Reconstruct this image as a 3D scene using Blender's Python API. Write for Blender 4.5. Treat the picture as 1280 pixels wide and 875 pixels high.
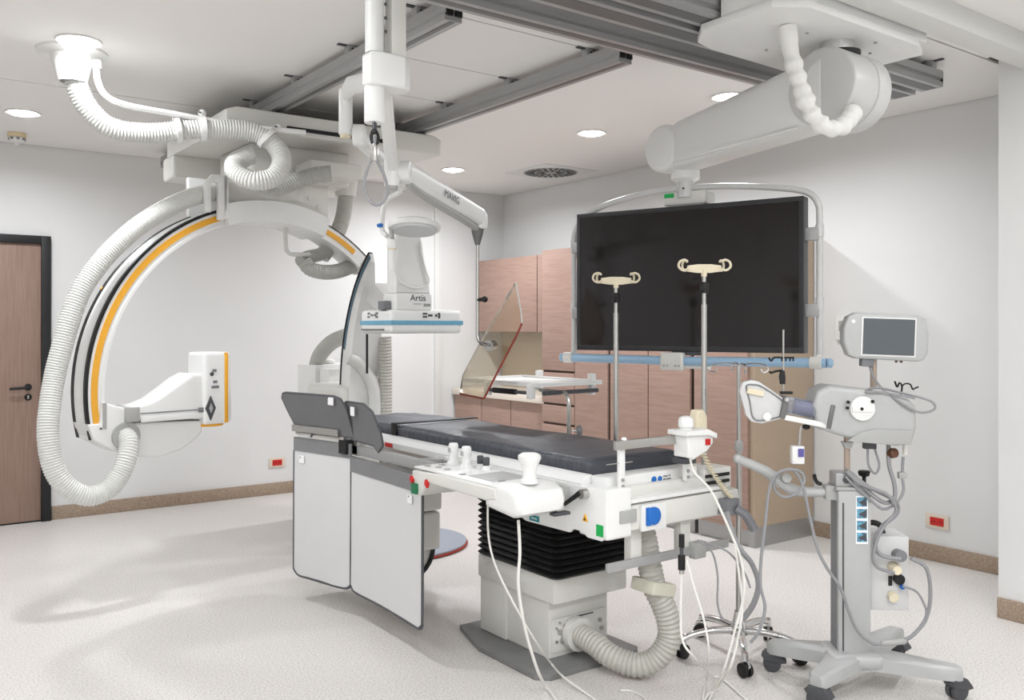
import bpy, bmesh, math, random
from mathutils import Vector, Matrix, noise
random.seed(7)
R = math.radians
for o in list(bpy.data.objects): bpy.data.objects.remove(o)
scene = bpy.context.scene
col = scene.collection

# ---------------------------------------------------------------- camera
cam_data = bpy.data.cameras.new('camera'); cam = bpy.data.objects.new('camera', cam_data); col.objects.link(cam)
cam.location = (0, 0, 1.5); cam.rotation_euler = (R(90), 0, R(-36.4))
cam_data.sensor_width = 36; cam_data.lens = 1115/1280*36; cam_data.shift_y = -27.5/1280
cam_data.clip_start = .05
scene.camera = cam
# ---------------------------------------------------------------- world and exposure
w = bpy.data.worlds.new('world'); scene.world = w; w.use_nodes = True
w.node_tree.nodes['Background'].inputs[0].default_value = (.8, .85, .9, 1)
w.node_tree.nodes['Background'].inputs[1].default_value = .3
vs = scene.view_settings
vs.view_transform = 'Standard'; vs.look = 'None'; vs.gamma = 1; vs.use_curve_mapping = False
vs.exposure = 0.06
LAMP_W = 20.0          # watts of one ceiling downlight
PANEL_W = 34.0         # watts of one ceiling light panel
LAMP_RGB = (.965, .99, 1.03)
CEIL = 2.916
XR, YB, XL, YF = 5.603, 7.759, -1.9, -1.7       # right, back, left, front walls
XP, YP = 4.785, 2.231                           # wall return on the right

# ---------------------------------------------------------------- materials
MATS = {}
def mat(name, rgb, rough=.5, metal=0, spec=.5, noise_amt=0, noise_scale=40, bump=0, bump_scale=200, stretch=(1, 1, 1), rgb2=None, coat=0, trans=0, ior=1.45, alpha=1, emit=None, es=0):
    m = bpy.data.materials.new(name); m.use_nodes = True; nt = m.node_tree; b = nt.nodes['Principled BSDF']
    def lin(c): return tuple(((v/255)/12.92 if v/255 <= .04045 else ((v/255+.055)/1.055)**2.4) for v in c)
    c1 = lin(rgb)
    b.inputs['Base Color'].default_value = (*c1, 1)
    b.inputs['Roughness'].default_value = rough; b.inputs['Metallic'].default_value = metal
    b.inputs['Specular IOR Level'].default_value = spec; b.inputs['IOR'].default_value = ior
    if coat: b.inputs['Coat Weight'].default_value = coat
    if trans: b.inputs['Transmission Weight'].default_value = trans
    if alpha < 1: b.inputs['Alpha'].default_value = alpha
    if emit: b.inputs['Emission Color'].default_value = (*lin(emit), 1); b.inputs['Emission Strength'].default_value = es
    geo = nt.nodes.new('ShaderNodeNewGeometry')
    mp = nt.nodes.new('ShaderNodeMapping'); mp.inputs['Scale'].default_value = stretch
    nt.links.new(geo.outputs['Position'], mp.inputs['Vector'])
    if noise_amt or rgb2:
        n = nt.nodes.new('ShaderNodeTexNoise'); n.inputs['Scale'].default_value = noise_scale; n.inputs['Detail'].default_value = 5
        nt.links.new(mp.outputs[0], n.inputs['Vector'])
        cr = nt.nodes.new('ShaderNodeValToRGB')
        c2 = lin(rgb2) if rgb2 else tuple(v*(1-noise_amt) for v in c1)
        cr.color_ramp.elements[0].position = .36; cr.color_ramp.elements[1].position = .64
        cr.color_ramp.elements[0].color = (*c2, 1); cr.color_ramp.elements[1].color = (*c1, 1)
        nt.links.new(n.outputs['Fac'], cr.inputs['Fac']); nt.links.new(cr.outputs[0], b.inputs['Base Color'])
    if bump:
        n2 = nt.nodes.new('ShaderNodeTexNoise'); n2.inputs['Scale'].default_value = bump_scale; n2.inputs['Detail'].default_value = 3
        nt.links.new(mp.outputs[0], n2.inputs['Vector'])
        bp = nt.nodes.new('ShaderNodeBump'); bp.inputs['Strength'].default_value = bump; bp.inputs['Distance'].default_value = .01
        nt.links.new(n2.outputs['Fac'], bp.inputs['Height']); nt.links.new(bp.outputs[0], b.inputs['Normal'])
    MATS[name] = m
    return m
mat('wall', (224, 224, 223), .75, noise_amt=.015, noise_scale=3, bump=.03, bump_scale=300)
mat('ceiling', (242, 240, 237), .8, noise_amt=.012, noise_scale=2)
mat('ceiling_gap', (70, 70, 70), .9)
mat('beam', (222, 222, 219), .6, noise_amt=.01)
mat('baseboard', (176, 157, 138), .6, rgb2=(138, 120, 102), noise_scale=140)
mat('wood', (172, 143, 130), .5, rgb2=(161, 132, 119), noise_scale=5, stretch=(1, 1, 14))
mat('door_wood', (152, 127, 114), .5, rgb2=(140, 115, 102), noise_scale=6, stretch=(12, 12, .6))
mat('beige', (206, 190, 166), .5, noise_amt=.02)
mat('beige_side', (184, 164, 142), .55, noise_amt=.03)
mat('counter', (232, 222, 208), .35, noise_amt=.02)
mat('kick', (176, 176, 176), .35, .6, noise_amt=.04)
mat('shadow_gap', (88, 72, 62), .7)
mat('black_frame', (26, 27, 29), .5, noise_amt=.1)
mat('black', (18, 18, 19), .5, noise_amt=.1)
mat('black_gloss', (14, 14, 15), .25)
mat('white', (230, 230, 228), .38, noise_amt=.012, noise_scale=6, spec=.45)
mat('offwhite', (216, 215, 209), .42, noise_amt=.015, noise_scale=6)
mat('cream', (226, 215, 188), .45, noise_amt=.03)
mat('grey', (168, 168, 166), .45, noise_amt=.02)
mat('midgrey', (120, 121, 124), .5, noise_amt=.04)
mat('darkgrey', (72, 73, 76), .5, noise_amt=.05)
mat('alu', (170, 170, 170), .38, .4, noise_amt=.004, noise_scale=3)
mat('alu_dark', (112, 112, 112), .42, .4, noise_amt=.03)
mat('steel', (190, 188, 184), .28, .9, noise_amt=.03)
mat('chrome', (215, 215, 215), .12, 1)
mat('silver_paint', (206, 206, 205), .36, .08, noise_amt=.02)
mat('stand_grey', (178, 179, 178), .42, .1, noise_amt=.02)
mat('orange', (234, 170, 52), .4, noise_amt=.05)
mat('petrol', (58, 96, 116), .35, noise_amt=.1)
mat('sky_blue', (112, 170, 196), .35, noise_amt=.1)
mat('handle_blue', (154, 186, 212), .25, noise_amt=.03)
mat('hose_white', (212, 212, 208), .45, noise_amt=.02)
mat('hose_grey', (178, 178, 172), .42, noise_amt=.03)
mat('hose_beige', (184, 182, 174), .42, noise_amt=.03)
mat('mattress', (78, 81, 88), .42, rgb2=(62, 65, 72), noise_scale=9, stretch=(.7, 6, 1), bump=.35, bump_scale=7)
mat('tabletop', (46, 46, 48), .4, noise_amt=.1)
mat('drape_white', (212, 212, 212), .5, noise_amt=.015, noise_scale=8, bump=.05, bump_scale=40)
mat('drape_grey', (128, 128, 130), .5, noise_amt=.05, noise_scale=8)
mat('drape_dark', (108, 108, 110), .45, noise_amt=.05, noise_scale=8)
mat('piping', (78, 79, 82), .6)
mat('tag', (240, 240, 240), .6)
mat('screen_black', (26, 20, 21), .12, spec=.5)
mat('bezel', (44, 44, 46), .4)
mat('bezel_side', (84, 85, 86), .45)
mat('screen_grey', (84, 90, 94), .22, spec=.5)
mat('cable_white', (226, 224, 218), .5)
mat('cable_grey', (142, 142, 144), .5)
mat('red', (196, 34, 30), .4)
mat('red_deep', (150, 50, 34), .35)
mat('green', (14, 168, 80), .5)
mat('green_dark', (30, 110, 72), .5)
mat('yellow', (240, 176, 40), .5)
mat('blue', (28, 104, 186), .4)
mat('teal', (24, 128, 136), .5)
mat('violet', (90, 84, 150), .4)
mat('base_grey', (122, 122, 121), .5, noise_amt=.06)
mat('plate_blue', (150, 158, 170), .4, noise_amt=.06)
mat('brown_dark', (96, 62, 40), .4)
mat('socket_beige', (222, 208, 190), .5)
mat('cloth_white', (232, 231, 228), .8, bump=.2, bump_scale=60)
mat('smoke_head', (226, 206, 170), .5)
mat('lens', (205, 207, 208), .25, bump=.3, bump_scale=120)
mat('clear_plastic', (200, 204, 214), .15, trans=.75, ior=1.3)
mat('taupe', (176, 158, 144), .4, .2, noise_amt=.03)
mat('clamp_pale', (206, 204, 188), .5)
mat('sticker_blue', (110, 176, 204), .5, rgb2=(66, 92, 112), noise_scale=90)
mat('lamp_glow', (255, 255, 255), .5, emit=(255, 253, 250), es=26)
mat('panel_glow', (255, 255, 255), .5, emit=(255, 254, 250), es=3.5)

def floor_mat():
    m = bpy.data.materials.new('floor'); m.use_nodes = True; nt = m.node_tree; b = nt.nodes['Principled BSDF']
    geo = nt.nodes.new('ShaderNodeNewGeometry')
    n1 = nt.nodes.new('ShaderNodeTexNoise'); n1.inputs['Scale'].default_value = 110; n1.inputs['Detail'].default_value = 4
    n2 = nt.nodes.new('ShaderNodeTexNoise'); n2.inputs['Scale'].default_value = 1.1; n2.inputs['Detail'].default_value = 3
    v = nt.nodes.new('ShaderNodeTexVoronoi'); v.inputs['Scale'].default_value = 150
    for n in (n1, n2, v): nt.links.new(geo.outputs['Position'], n.inputs['Vector'])
    cr = nt.nodes.new('ShaderNodeValToRGB')
    e = cr.color_ramp.elements; e[0].position = .33; e[0].color = (.49, .462, .435, 1); e[1].position = .62; e[1].color = (.73, .705, .68, 1)
    e2 = e.new(.47); e2.color = (.645, .615, .588, 1)
    nt.links.new(n1.outputs['Fac'], cr.inputs['Fac'])
    cr2 = nt.nodes.new('ShaderNodeValToRGB'); cr2.color_ramp.elements[0].color = (.93, .93, .93, 1); cr2.color_ramp.elements[1].color = (1.04, 1.04, 1.04, 1)
    nt.links.new(n2.outputs['Fac'], cr2.inputs['Fac'])
    mx = nt.nodes.new('ShaderNodeMix'); mx.data_type = 'RGBA'; mx.blend_type = 'MULTIPLY'; mx.inputs[0].default_value = 1
    nt.links.new(cr.outputs[0], mx.inputs[6]); nt.links.new(cr2.outputs[0], mx.inputs[7])
    sp = nt.nodes.new('ShaderNodeValToRGB'); sp.color_ramp.elements[0].position = .0; sp.color_ramp.elements[0].color = (.55, .5, .46, 1)
    sp.color_ramp.elements[1].position = .22; sp.color_ramp.elements[1].color = (1, 1, 1, 1)
    nt.links.new(v.outputs['Distance'], sp.inputs['Fac'])
    mx2 = nt.nodes.new('ShaderNodeMix'); mx2.data_type = 'RGBA'; mx2.blend_type = 'MULTIPLY'; mx2.inputs[0].default_value = .7
    nt.links.new(mx.outputs[2], mx2.inputs[6]); nt.links.new(sp.outputs[0], mx2.inputs[7])
    nt.links.new(mx2.outputs[2], b.inputs['Base Color'])
    b.inputs['Roughness'].default_value = .42; b.inputs['Specular IOR Level'].default_value = .4
    MATS['floor'] = m
floor_mat()

def shield_mat():          # tinted lead acrylic: straight transparency with a glossy skin
    m = bpy.data.materials.new('lead_acrylic'); m.use_nodes = True; nt = m.node_tree; nt.nodes.clear()
    out = nt.nodes.new('ShaderNodeOutputMaterial'); t = nt.nodes.new('ShaderNodeBsdfTransparent'); g = nt.nodes.new('ShaderNodeBsdfGlossy')
    t.inputs[0].default_value = (.93, .89, .82, 1); g.inputs['Roughness'].default_value = .05
    fr = nt.nodes.new('ShaderNodeFresnel'); fr.inputs[0].default_value = 1.5
    mx = nt.nodes.new('ShaderNodeMixShader'); nt.links.new(fr.outputs[0], mx.inputs[0]); nt.links.new(t.outputs[0], mx.inputs[1]); nt.links.new(g.outputs[0], mx.inputs[2])
    nt.links.new(mx.outputs[0], out.inputs[0]); MATS['lead_acrylic'] = m
shield_mat()

# ---------------------------------------------------------------- mesh helpers
WM = {}                     # world matrix of every object made here
def cr_path(pts, sub=8, closed=False):
    P = [Vector(p) for p in pts]; n = len(P); out = []
    for i in range(n if closed else n-1):
        if closed: a, b, c, d = P[i-1], P[i], P[(i+1) % n], P[(i+2) % n]
        else: a, b, c, d = P[max(i-1, 0)], P[i], P[i+1], P[min(i+2, n-1)]
        for k in range(sub):
            t = k/sub
            out.append(.5*((2*b)+(c-a)*t+(2*a-5*b+4*c-d)*t*t+(3*b-a-3*c+d)*t**3))
    if not closed: out.append(P[-1])
    return out
def resample(pts, step):
    out = [pts[0]]; acc = 0
    for a, b in zip(pts, pts[1:]):
        L = (b-a).length
        if L < 1e-9: continue
        pos = step-acc
        while pos <= L:
            out.append(a+(b-a)*(pos/L)); pos += step
        acc = L-(pos-step)
    return out
class MB:
    def __init__(s): s.bm = bmesh.new()
    def merge(s, bm, M=None):
        if M is not None: bm.transform(M)
        me = bpy.data.meshes.new('tmp'); bm.to_mesh(me); bm.free(); s.bm.from_mesh(me); bpy.data.meshes.remove(me); return s
    def box(s, x0, x1, y0, y1, z0, z1, bev=0, seg=2, M=None):
        bm = bmesh.new(); bmesh.ops.create_cube(bm, size=1)
        bm.transform(Matrix.Translation(((x0+x1)/2, (y0+y1)/2, (z0+z1)/2)) @ Matrix.Diagonal((abs(x1-x0), abs(y1-y0), abs(z1-z0), 1)))
        if bev: bmesh.ops.bevel(bm, geom=bm.edges[:], offset=bev, segments=seg, profile=.6, affect='EDGES')
        return s.merge(bm, M)
    def cyl(s, p0, p1, r0, r1=None, n=20, M=None, bev=0):
        r1 = r0 if r1 is None else r1; p0 = Vector(p0); p1 = Vector(p1); d = p1-p0
        bm = bmesh.new(); bmesh.ops.create_cone(bm, cap_ends=True, segments=n, radius1=r0, radius2=r1, depth=d.length)
        if bev: bmesh.ops.bevel(bm, geom=[e for e in bm.edges if abs(e.verts[0].co.z-e.verts[1].co.z) < 1e-6], offset=bev, segments=3, profile=.5, affect='EDGES')
        bm.transform(Matrix.Translation((p0+p1)/2) @ d.to_track_quat('Z', 'Y').to_matrix().to_4x4())
        return s.merge(bm, M)
    def sph(s, c, r, sc=(1, 1, 1), n=14, M=None):
        bm = bmesh.new(); bmesh.ops.create_uvsphere(bm, u_segments=n, v_segments=max(6, n*2//3), radius=r)
        bm.transform(Matrix.Translation(c) @ Matrix.Diagonal((*sc, 1))); return s.merge(bm, M)
    def rings(s, rows, cap=True, closed=False):
        bm = bmesh.new(); V = [[bm.verts.new(p) for p in row] for row in rows]; n = len(V[0])
        for i in range(len(V) if closed else len(V)-1):
            a = V[i]; b = V[(i+1) % len(V)]
            for j in range(n): bm.faces.new((a[j], a[(j+1) % n], b[(j+1) % n], b[j]))
        if cap and not closed: bm.faces.new(V[0][::-1]); bm.faces.new(V[-1])
        bmesh.ops.recalc_face_normals(bm, faces=bm.faces[:]); return s.merge(bm)
    def sweep(s, path, prof, closed=False, scale=None, up=None):
        """path: points; prof: function i -> list of (a,b) section points"""
        P = [Vector(p) for p in path]; n = len(P); rows = []; N = None
        for i in range(n):
            t = (P[(i+1) % n]-P[i-1]) if closed else (P[min(i+1, n-1)]-P[max(i-1, 0)])
            t.normalize()
            if up is not None:
                N = Vector(up)-t*Vector(up).dot(t); N.normalize()
            elif N is None:
                N = t.orthogonal().normalized()
            else:
                N = N-t*N.dot(t); N.normalize()
            Bn = t.cross(N)
            rows.append([P[i]+N*a+Bn*b for a, b in prof(i)])
        return s.rings(rows, closed=closed)
    def tube(s, pts, r, n=8, sub=6, closed=False, smooth=True):
        path = cr_path(pts, sub, closed) if smooth else [Vector(p) for p in pts]
        c = [(math.cos(2*math.pi*k/n), math.sin(2*math.pi*k/n)) for k in range(n)]
        rr = r if callable(r) else (lambda t: r)
        return s.sweep(path, lambda i: [(a*rr(i/(len(path)-1)), b*rr(i/(len(path)-1))) for a, b in c], closed)
    def hose(s, pts, r, pitch=.016, depth=.0045, n=14, sub=10):
        path = resample(cr_path(pts, sub), pitch/2)
        c = [(math.cos(2*math.pi*k/n), math.sin(2*math.pi*k/n)) for k in range(n)]
        return s.sweep(path, lambda i: [(a*(r-depth*(i % 2)), b*(r-depth*(i % 2))) for a, b in c])
    def prism(s, poly, y0, y1, bev=0, seg=2, M=None):
        """polygon in x,z extruded along y"""
        bm = bmesh.new(); v = [bm.verts.new((x, y0, z)) for x, z in poly]; f = bm.faces.new(v)
        r = bmesh.ops.extrude_face_region(bm, geom=[f]); vv = [g for g in r['geom'] if isinstance(g, bmesh.types.BMVert)]
        bmesh.ops.translate(bm, verts=vv, vec=(0, y1-y0, 0)); bmesh.ops.recalc_face_normals(bm, faces=bm.faces[:])
        if bev:
            es = [e for e in bm.edges if len({round(q.co.y, 5) for q in e.verts}) == 1]
            bmesh.ops.bevel(bm, geom=es, offset=bev, segments=seg, profile=.6, affect='EDGES')
        return s.merge(bm, M)
    def arc(s, cx, cz, r0, r1, a0, a1, y0, y1, n=40, M=None):
        rows = []
        for i in range(n+1):
            t = R(a0+(a1-a0)*i/n); ca, sa = math.cos(t), math.sin(t)
            q0 = r0(i/n) if callable(r0) else r0; q1 = r1(i/n) if callable(r1) else r1
            rows.append([(cx+q0*ca, y0, cz+q0*sa), (cx+q1*ca, y0, cz+q1*sa), (cx+q1*ca, y1, cz+q1*sa), (cx+q0*ca, y1, cz+q0*sa)])
        if M is not None: rows = [[M @ Vector(p) for p in r] for r in rows]
        return s.rings(rows)
    def lathe(s, prof, c=(0, 0, 0), axis=(0, 0, 1), n=24, M=None, ring=False):
        q = Vector(axis).to_track_quat('Z', 'Y'); c = Vector(c)
        rows = [[c+q @ Vector((r*math.cos(2*math.pi*k/n), r*math.sin(2*math.pi*k/n), z)) for k in range(n)] for r, z in prof]
        if M is not None: rows = [[M @ p for p in r] for r in rows]
        return s.rings(rows, closed=ring)
    def build(s, name, m, parent=None, world=True, smooth=40):
        me = bpy.data.meshes.new(name)
        if parent is not None:
            if world: s.bm.transform(WM[parent.name].inverted())
            mw = WM[parent.name]; loc = None
        else:
            zs = [v.co for v in s.bm.verts]
            lo = Vector([min(p[i] for p in zs) for i in range(3)]); hi = Vector([max(p[i] for p in zs) for i in range(3)])
            loc = Vector(((lo.x+hi.x)/2, (lo.y+hi.y)/2, lo.z)); s.bm.transform(Matrix.Translation(-loc)); mw = Matrix.Translation(loc)
        s.bm.to_mesh(me); s.bm.free()
        for p in me.polygons: p.use_smooth = True
        me.set_sharp_from_angle(angle=R(smooth)); me.materials.append(MATS[m])
        o = bpy.data.objects.new(name, me); col.objects.link(o)
        if parent is not None: o.parent = parent
        else: o.location = loc
        WM[o.name] = mw
        return o
def tag(o, label, cat, group=None):
    o['label'] = label; o['category'] = cat
    if group: o['group'] = group
    return o
def struct(o, label=None):
    o['kind'] = 'structure'
    if label: o['label'] = label
    return o
def thing(name, label, cat, loc, rz=0, group=None):
    o = bpy.data.objects.new(name, None); col.objects.link(o); o.empty_display_size = .1
    o.location = loc; o.rotation_euler = (0, 0, rz); WM[o.name] = Matrix.Translation(loc) @ Matrix.Rotation(rz, 4, 'Z')
    return tag(o, label, cat, group)
def copy_tree(o, parent=None, loc=None, rz=None):
    c = o.copy(); col.objects.link(c)
    if parent is not None: c.parent = parent
    if loc is not None: c.location = loc
    if rz is not None: c.rotation_euler = (0, 0, rz)
    WM[c.name] = WM[parent.name] if parent is not None else Matrix.Translation(c.location) @ Matrix.Rotation(c.rotation_euler.z, 4, 'Z')
    for ch in [q for q in bpy.data.objects if q.parent == o]: copy_tree(ch, c)
    return c
def text(s, size, m, parent, loc, xdir, up, name='lettering', ext=.0006, align='CENTER', world=True):
    cu = bpy.data.curves.new('t', 'FONT'); cu.body = s; cu.size = size; cu.extrude = ext; cu.align_x = align; cu.align_y = 'CENTER'
    to = bpy.data.objects.new('t', cu); col.objects.link(to); dg = bpy.context.evaluated_depsgraph_get()
    me = bpy.data.meshes.new_from_object(to.evaluated_get(dg)); bpy.data.objects.remove(to)
    X = Vector(xdir).normalized(); U = Vector(up); U = (U-X*U.dot(X)).normalized(); Zv = X.cross(U)
    M = Matrix((X, U, Zv)).transposed().to_4x4(); M.translation = Vector(loc)
    if world: M = WM[parent.name].inverted() @ M
    me.transform(M); me.materials.clear(); me.materials.append(MATS[m])
    o = bpy.data.objects.new(name, me); col.objects.link(o); o.parent = parent; WM[o.name] = WM[parent.name]
    return o
def frame(loc, rz): return Matrix.Translation(loc) @ Matrix.Rotation(rz, 4, 'Z')

# ================================================================ THE ROOM
def structbox(name, m, *b, label=None, bev=0):
    return struct(MB().box(*b, bev=bev).build(name, m), label)
structbox('floor', 'floor', XL-.14, XR+.14, YF-.14, YB+.14, -.12, 0, label='pale speckled vinyl floor of the treatment room')
structbox('wall_back', 'wall', XL-.14, XR+.14, YB, YB+.14, 0, CEIL+.1, label='light grey back wall with the wooden door')
structbox('wall_right', 'wall', XR, XR+.14, YP-.3, YB, 0, CEIL+.1, label='light grey right wall behind the cabinets')
structbox('wall_return', 'wall', XP, XR+.14, YF, YP, 0, CEIL+.1, label='projecting light grey wall at the right edge')
structbox('wall_left', 'wall', XL-.14, XL, YF, YB, 0, CEIL+.1, label='light grey left wall')
structbox('wall_front', 'wall', XL-.14, XR+.14, YF-.14, YF, 0, CEIL+.1, label='light grey front wall')
ceiling = structbox('ceiling', 'ceiling_gap', XL-.14, XR+.14, YF-.14, YB+.14, CEIL+.012, CEIL+.12, label='white panelled ceiling')
def cpanel(x0, x1, y0, y1, g=.006):
    MB().box(x0+g, x1-g, y0+g, y1-g, CEIL, CEIL+.0119).build('ceiling_panel', 'ceiling', ceiling)
ys = [YF, -.0, .68, 1.36, 2.04, 2.72, 3.41, 4.09, 4.77, 5.43, 6.1, 6.78, YB]
for a, b in zip(ys, ys[1:]): cpanel(2.09, 3.06, a, b)
cpanel(XL, 2.09, 5.79, YB); cpanel(XL, 2.09, 2.3, 5.79); cpanel(XL, 2.09, YF, 2.3)
cpanel(3.06, XR, 2.3, YB); cpanel(3.06, 4.79, YF, 2.3)
# coved skirting
def skirting(name, x0, x1, y0, y1, label):
    return struct(MB().box(x0, x1, y0, y1, 0, .105, bev=.006).build(name, 'baseboard'), label)
skirting('baseboard_back', 1.24, 4.96, YB-.02, YB, 'brown speckled coved skirting along the back wall')
skirting('baseboard_right', XR-.02, XR, YP, 3.9, 'brown speckled skirting on the right wall beyond the projecting wall')
skirting('baseboard_return', XP-.02, XP, YF, YP, 'brown speckled skirting at the foot of the projecting wall')
skirting('baseboard_left', XL, XL+.02, YF, YB, 'brown speckled skirting along the left wall')
skirting('baseboard_front', XL, XP-.02, YF, YF+.02, 'brown speckled skirting along the front wall')
struct(MB().box(4.735, 4.815, YB-.03, YB, .105, CEIL, bev=.004).build('trim_1', 'beam'), 'pale vertical cover strip on the back wall')
# ceiling boxing that runs across the room on the right
bmx = MB().box(-1.0, XP, 1.98, 2.11, 2.815, CEIL, bev=.004)
struct(bmx.build('trim_2', 'beam'), 'white ceiling boxing running to the projecting wall')
# door
door = struct(bpy.data.objects.new('door_1', None), 'brown wooden door in a black steel frame'); col.objects.link(door)
door.location = (.7, YB, 0); WM['door_1'] = Matrix.Translation(door.location)
MB().box(.24, 1.165, YB-.022, YB-.001, .012, 2.15, bev=.003).build('door_leaf', 'door_wood', door)
fr = MB().box(1.165, 1.232, YB-.05, YB, 0, 2.213, bev=.004).build('door_frame', 'black_frame', door)
MB().box(.17, .238, YB-.05, YB, 0, 2.213, bev=.004).build('door_frame', 'black_frame', door)
MB().box(.238, 1.165, YB-.05, YB, 2.15, 2.213, bev=.004).build('door_frame', 'black_frame', door)
MB().box(.24, 1.165, YB-.02, YB-.001, 0, .012).build('threshold', 'black', door)
hm = MB().cyl((1.076, YB-.022, 1.045), (1.076, YB-.032, 1.045), .026, bev=.003)
hm.cyl((1.076, YB-.03, 1.045), (1.076, YB-.07, 1.045), .011)
hm.tube([(1.076, YB-.066, 1.045), (1.05, YB-.07, 1.043), (1.0, YB-.07, 1.04), (.945, YB-.068, 1.038)], .0105)
MB_h = hm.build('door_handle', 'black', door)
kk = MB().cyl((1.076, YB-.022, .968), (1.076, YB-.032, .968), .026, bev=.003).build('keyhole_plate', 'black', door)
MB().box(1.071, 1.081, YB-.034, YB-.031, .955, .982, bev=.001).build('key_cylinder', 'steel', kk)

# ================================================================ CEILING LIGHTS, VENT, SMALL WALL THINGS
def downlight(x, y, label, k=1.):
    t = thing('downlight', label, 'light', (x, y, CEIL), group='round ceiling downlights')
    MB().lathe([(.085, 0), (.105, 0), (.108, -.004), (.104, -.009), (.088, -.006)], (x, y, CEIL), ring=True).build('trim_ring', 'white', t)
    MB().lathe([(0.001, -.024), (.04, -.022), (.07, -.015), (.086, -.003), (.086, -.001), (.001, -.001)], (x, y, CEIL)).build('diffuser', 'lamp_glow', t)
    ld = bpy.data.lights.new('downlight_beam', 'AREA'); ld.shape = 'DISK'; ld.size = .17; ld.energy = LAMP_W*k; ld.color = LAMP_RGB; ld.spread = R(165)
    lo = bpy.data.objects.new('downlight_beam', ld); col.objects.link(lo); lo.parent = t; lo.location = (0, 0, -.028)
downlight(.89, 4.80, 'glowing round downlight above the white hose outlet on the ceiling')
downlight(.89, 6.62, 'glowing round downlight nearest the ceiling smoke detector')
downlight(4.30, 6.72, 'glowing round downlight between the jointed arm and the square vent', 1.45)
downlight(4.30, 4.86, 'glowing round downlight in front of the square ceiling vent', 1.5)
downlight(4.30, 3.60, 'glowing round downlight beside the monitor boom', 1.05)
for x, y in ((.89, 2.98), (.89, 1.16), (.89, -.66), (-.9, 4.8), (-.9, 2.98), (-.9, 1.16), (2.6, -.5)): downlight(x, y, 'assumed round ceiling downlight out of view near the camera', .8)  # last one is a fill lamp added to soften the floor shadows
def light_panel(x0, x1, y0, y1, label, k=1.):
    t = thing('ceiling_light_panel', label, 'light', ((x0+x1)/2, (y0+y1)/2, CEIL), group='flat ceiling light panels')
    m = MB()
    for b in ((x0, x1, y0, y0+.05), (x0, x1, y1-.05, y1), (x0, x0+.05, y0+.05, y1-.05), (x1-.05, x1, y0+.05, y1-.05)): m.box(*b, CEIL-.035, CEIL, bev=.003)
    m.build('frame', 'white', t)
    MB().box(x0+.05, x1-.05, y0+.05, y1-.05, CEIL-.02, CEIL-.012).build('diffuser', 'panel_glow', t)
    ld = bpy.data.lights.new('panel_beam', 'AREA'); ld.shape = 'RECTANGLE'; ld.size = x1-x0-.1; ld.size_y = y1-y0-.1; ld.energy = PANEL_W*k; ld.color = LAMP_RGB
    lo = bpy.data.objects.new('panel_beam', ld); col.objects.link(lo); lo.parent = t; lo.location = (0, 0, -.04)
light_panel(3.2, 4.4, 1.05, 1.65, 'flat white ceiling light panel in the upper right corner', .06)
light_panel(1.2, 2.4, -.9, -.3, 'flat white fill light panel added out of view near the camera')  # unseen panel added as extra light for the near half
light_panel(-.9, .3, -.9, -.3, 'flat white fill light panel added out of view near the camera')  # second added panel, also unseen, only for fill light
# swirl diffuser
t = thing('ceiling_vent', 'square white ceiling vent with a round swirl of dark slots', 'vent', (5.08, 6.3, CEIL))
MB().box(4.78, 5.38, 6.0, 6.6, CEIL-.008, CEIL, bev=.003).build('face_plate', 'white', t)
MB().cyl((5.08, 6.3, CEIL-.0085), (5.08, 6.3, CEIL-.011), .245, n=48).build('swirl_disc', 'grey', t)
for ring, (r0, r1, n) in enumerate(((.06, .135, 12), (.15, .232, 24))):
    for k in range(n):
        a = 2*math.pi*k/n+ring*.1
        M = Matrix.Translation((5.08, 6.3, 0)) @ Matrix.Rotation(a, 4, 'Z')
        MB().box(r0, r1, -.011, .011, CEIL-.0135, CEIL-.0111, M=M @ Matrix.Rotation(.0, 4, 'Z')).build('slot', 'black', t)
# smoke detector
t = thing('smoke_detector', 'small cream smoke detector on the ceiling above the door', 'smoke detector', (.952, 7.36, CEIL))
MB().cyl((.952, 7.36, CEIL), (.952, 7.36, CEIL-.03), .062, bev=.004).build('base', 'smoke_head', t)
MB().lathe([(.05, -.03), (.056, -.04), (.04, -.062), (.02, -.068), (.02, -.08), (.001, -.082)], (.952, 7.36, CEIL)).build('sensor_head', 'white', t)
m = MB()
for k in range(8):
    a = k*math.pi/4; m.box(.045, .057, -.01, .01, CEIL-.05, CEIL-.036, M=Matrix.Translation((.952, 7.36, 0)) @ Matrix.Rotation(a, 4, 'Z'))
m.build('slots', 'midgrey', t)
# wall sockets
def socket(label, M):
    t = thing('wall_socket', label, 'socket', M.translation, group='red wall sockets'); 
    MB().box(-.075, .075, -.012, 0, -.045, .045, bev=.004, M=M).build('cover_plate', 'socket_beige', t)
    f = MB().box(-.045, .045, -.016, -.012, -.026, .026, bev=.002, M=M).build('socket_insert', 'red', t)
    m = MB()
    for cx in (-.022, .022):
        for dx in (-.01, 0, .01): m.cyl(M @ Vector((cx+dx, -.0155, 0)), M @ Vector((cx+dx, -.0175, 0)), .003, n=8)
    m.build('pin_holes', 'black', f)
socket('red socket in a beige plate on the back wall near the lead drape', frame((3.076, YB, .284), 0))
socket('red socket in a beige plate on the right wall behind the stand', frame((XR, 2.989, .257), R(90)).copy() @ Matrix.Rotation(R(180), 4, 'Z'))
t = thing('wall_panel_box', 'small white control plate on the right wall behind the touch display', 'switch', (XR, 3.70, 1.42))
MB().box(XR-.03, XR, 3.6, 3.715, 1.415, 1.585, bev=.006).build('housing', 'white', t)
MB().box(XR-.033, XR-.03, 3.63, 3.685, 1.48, 1.55, bev=.001).build('display_window', 'grey', t)

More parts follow.
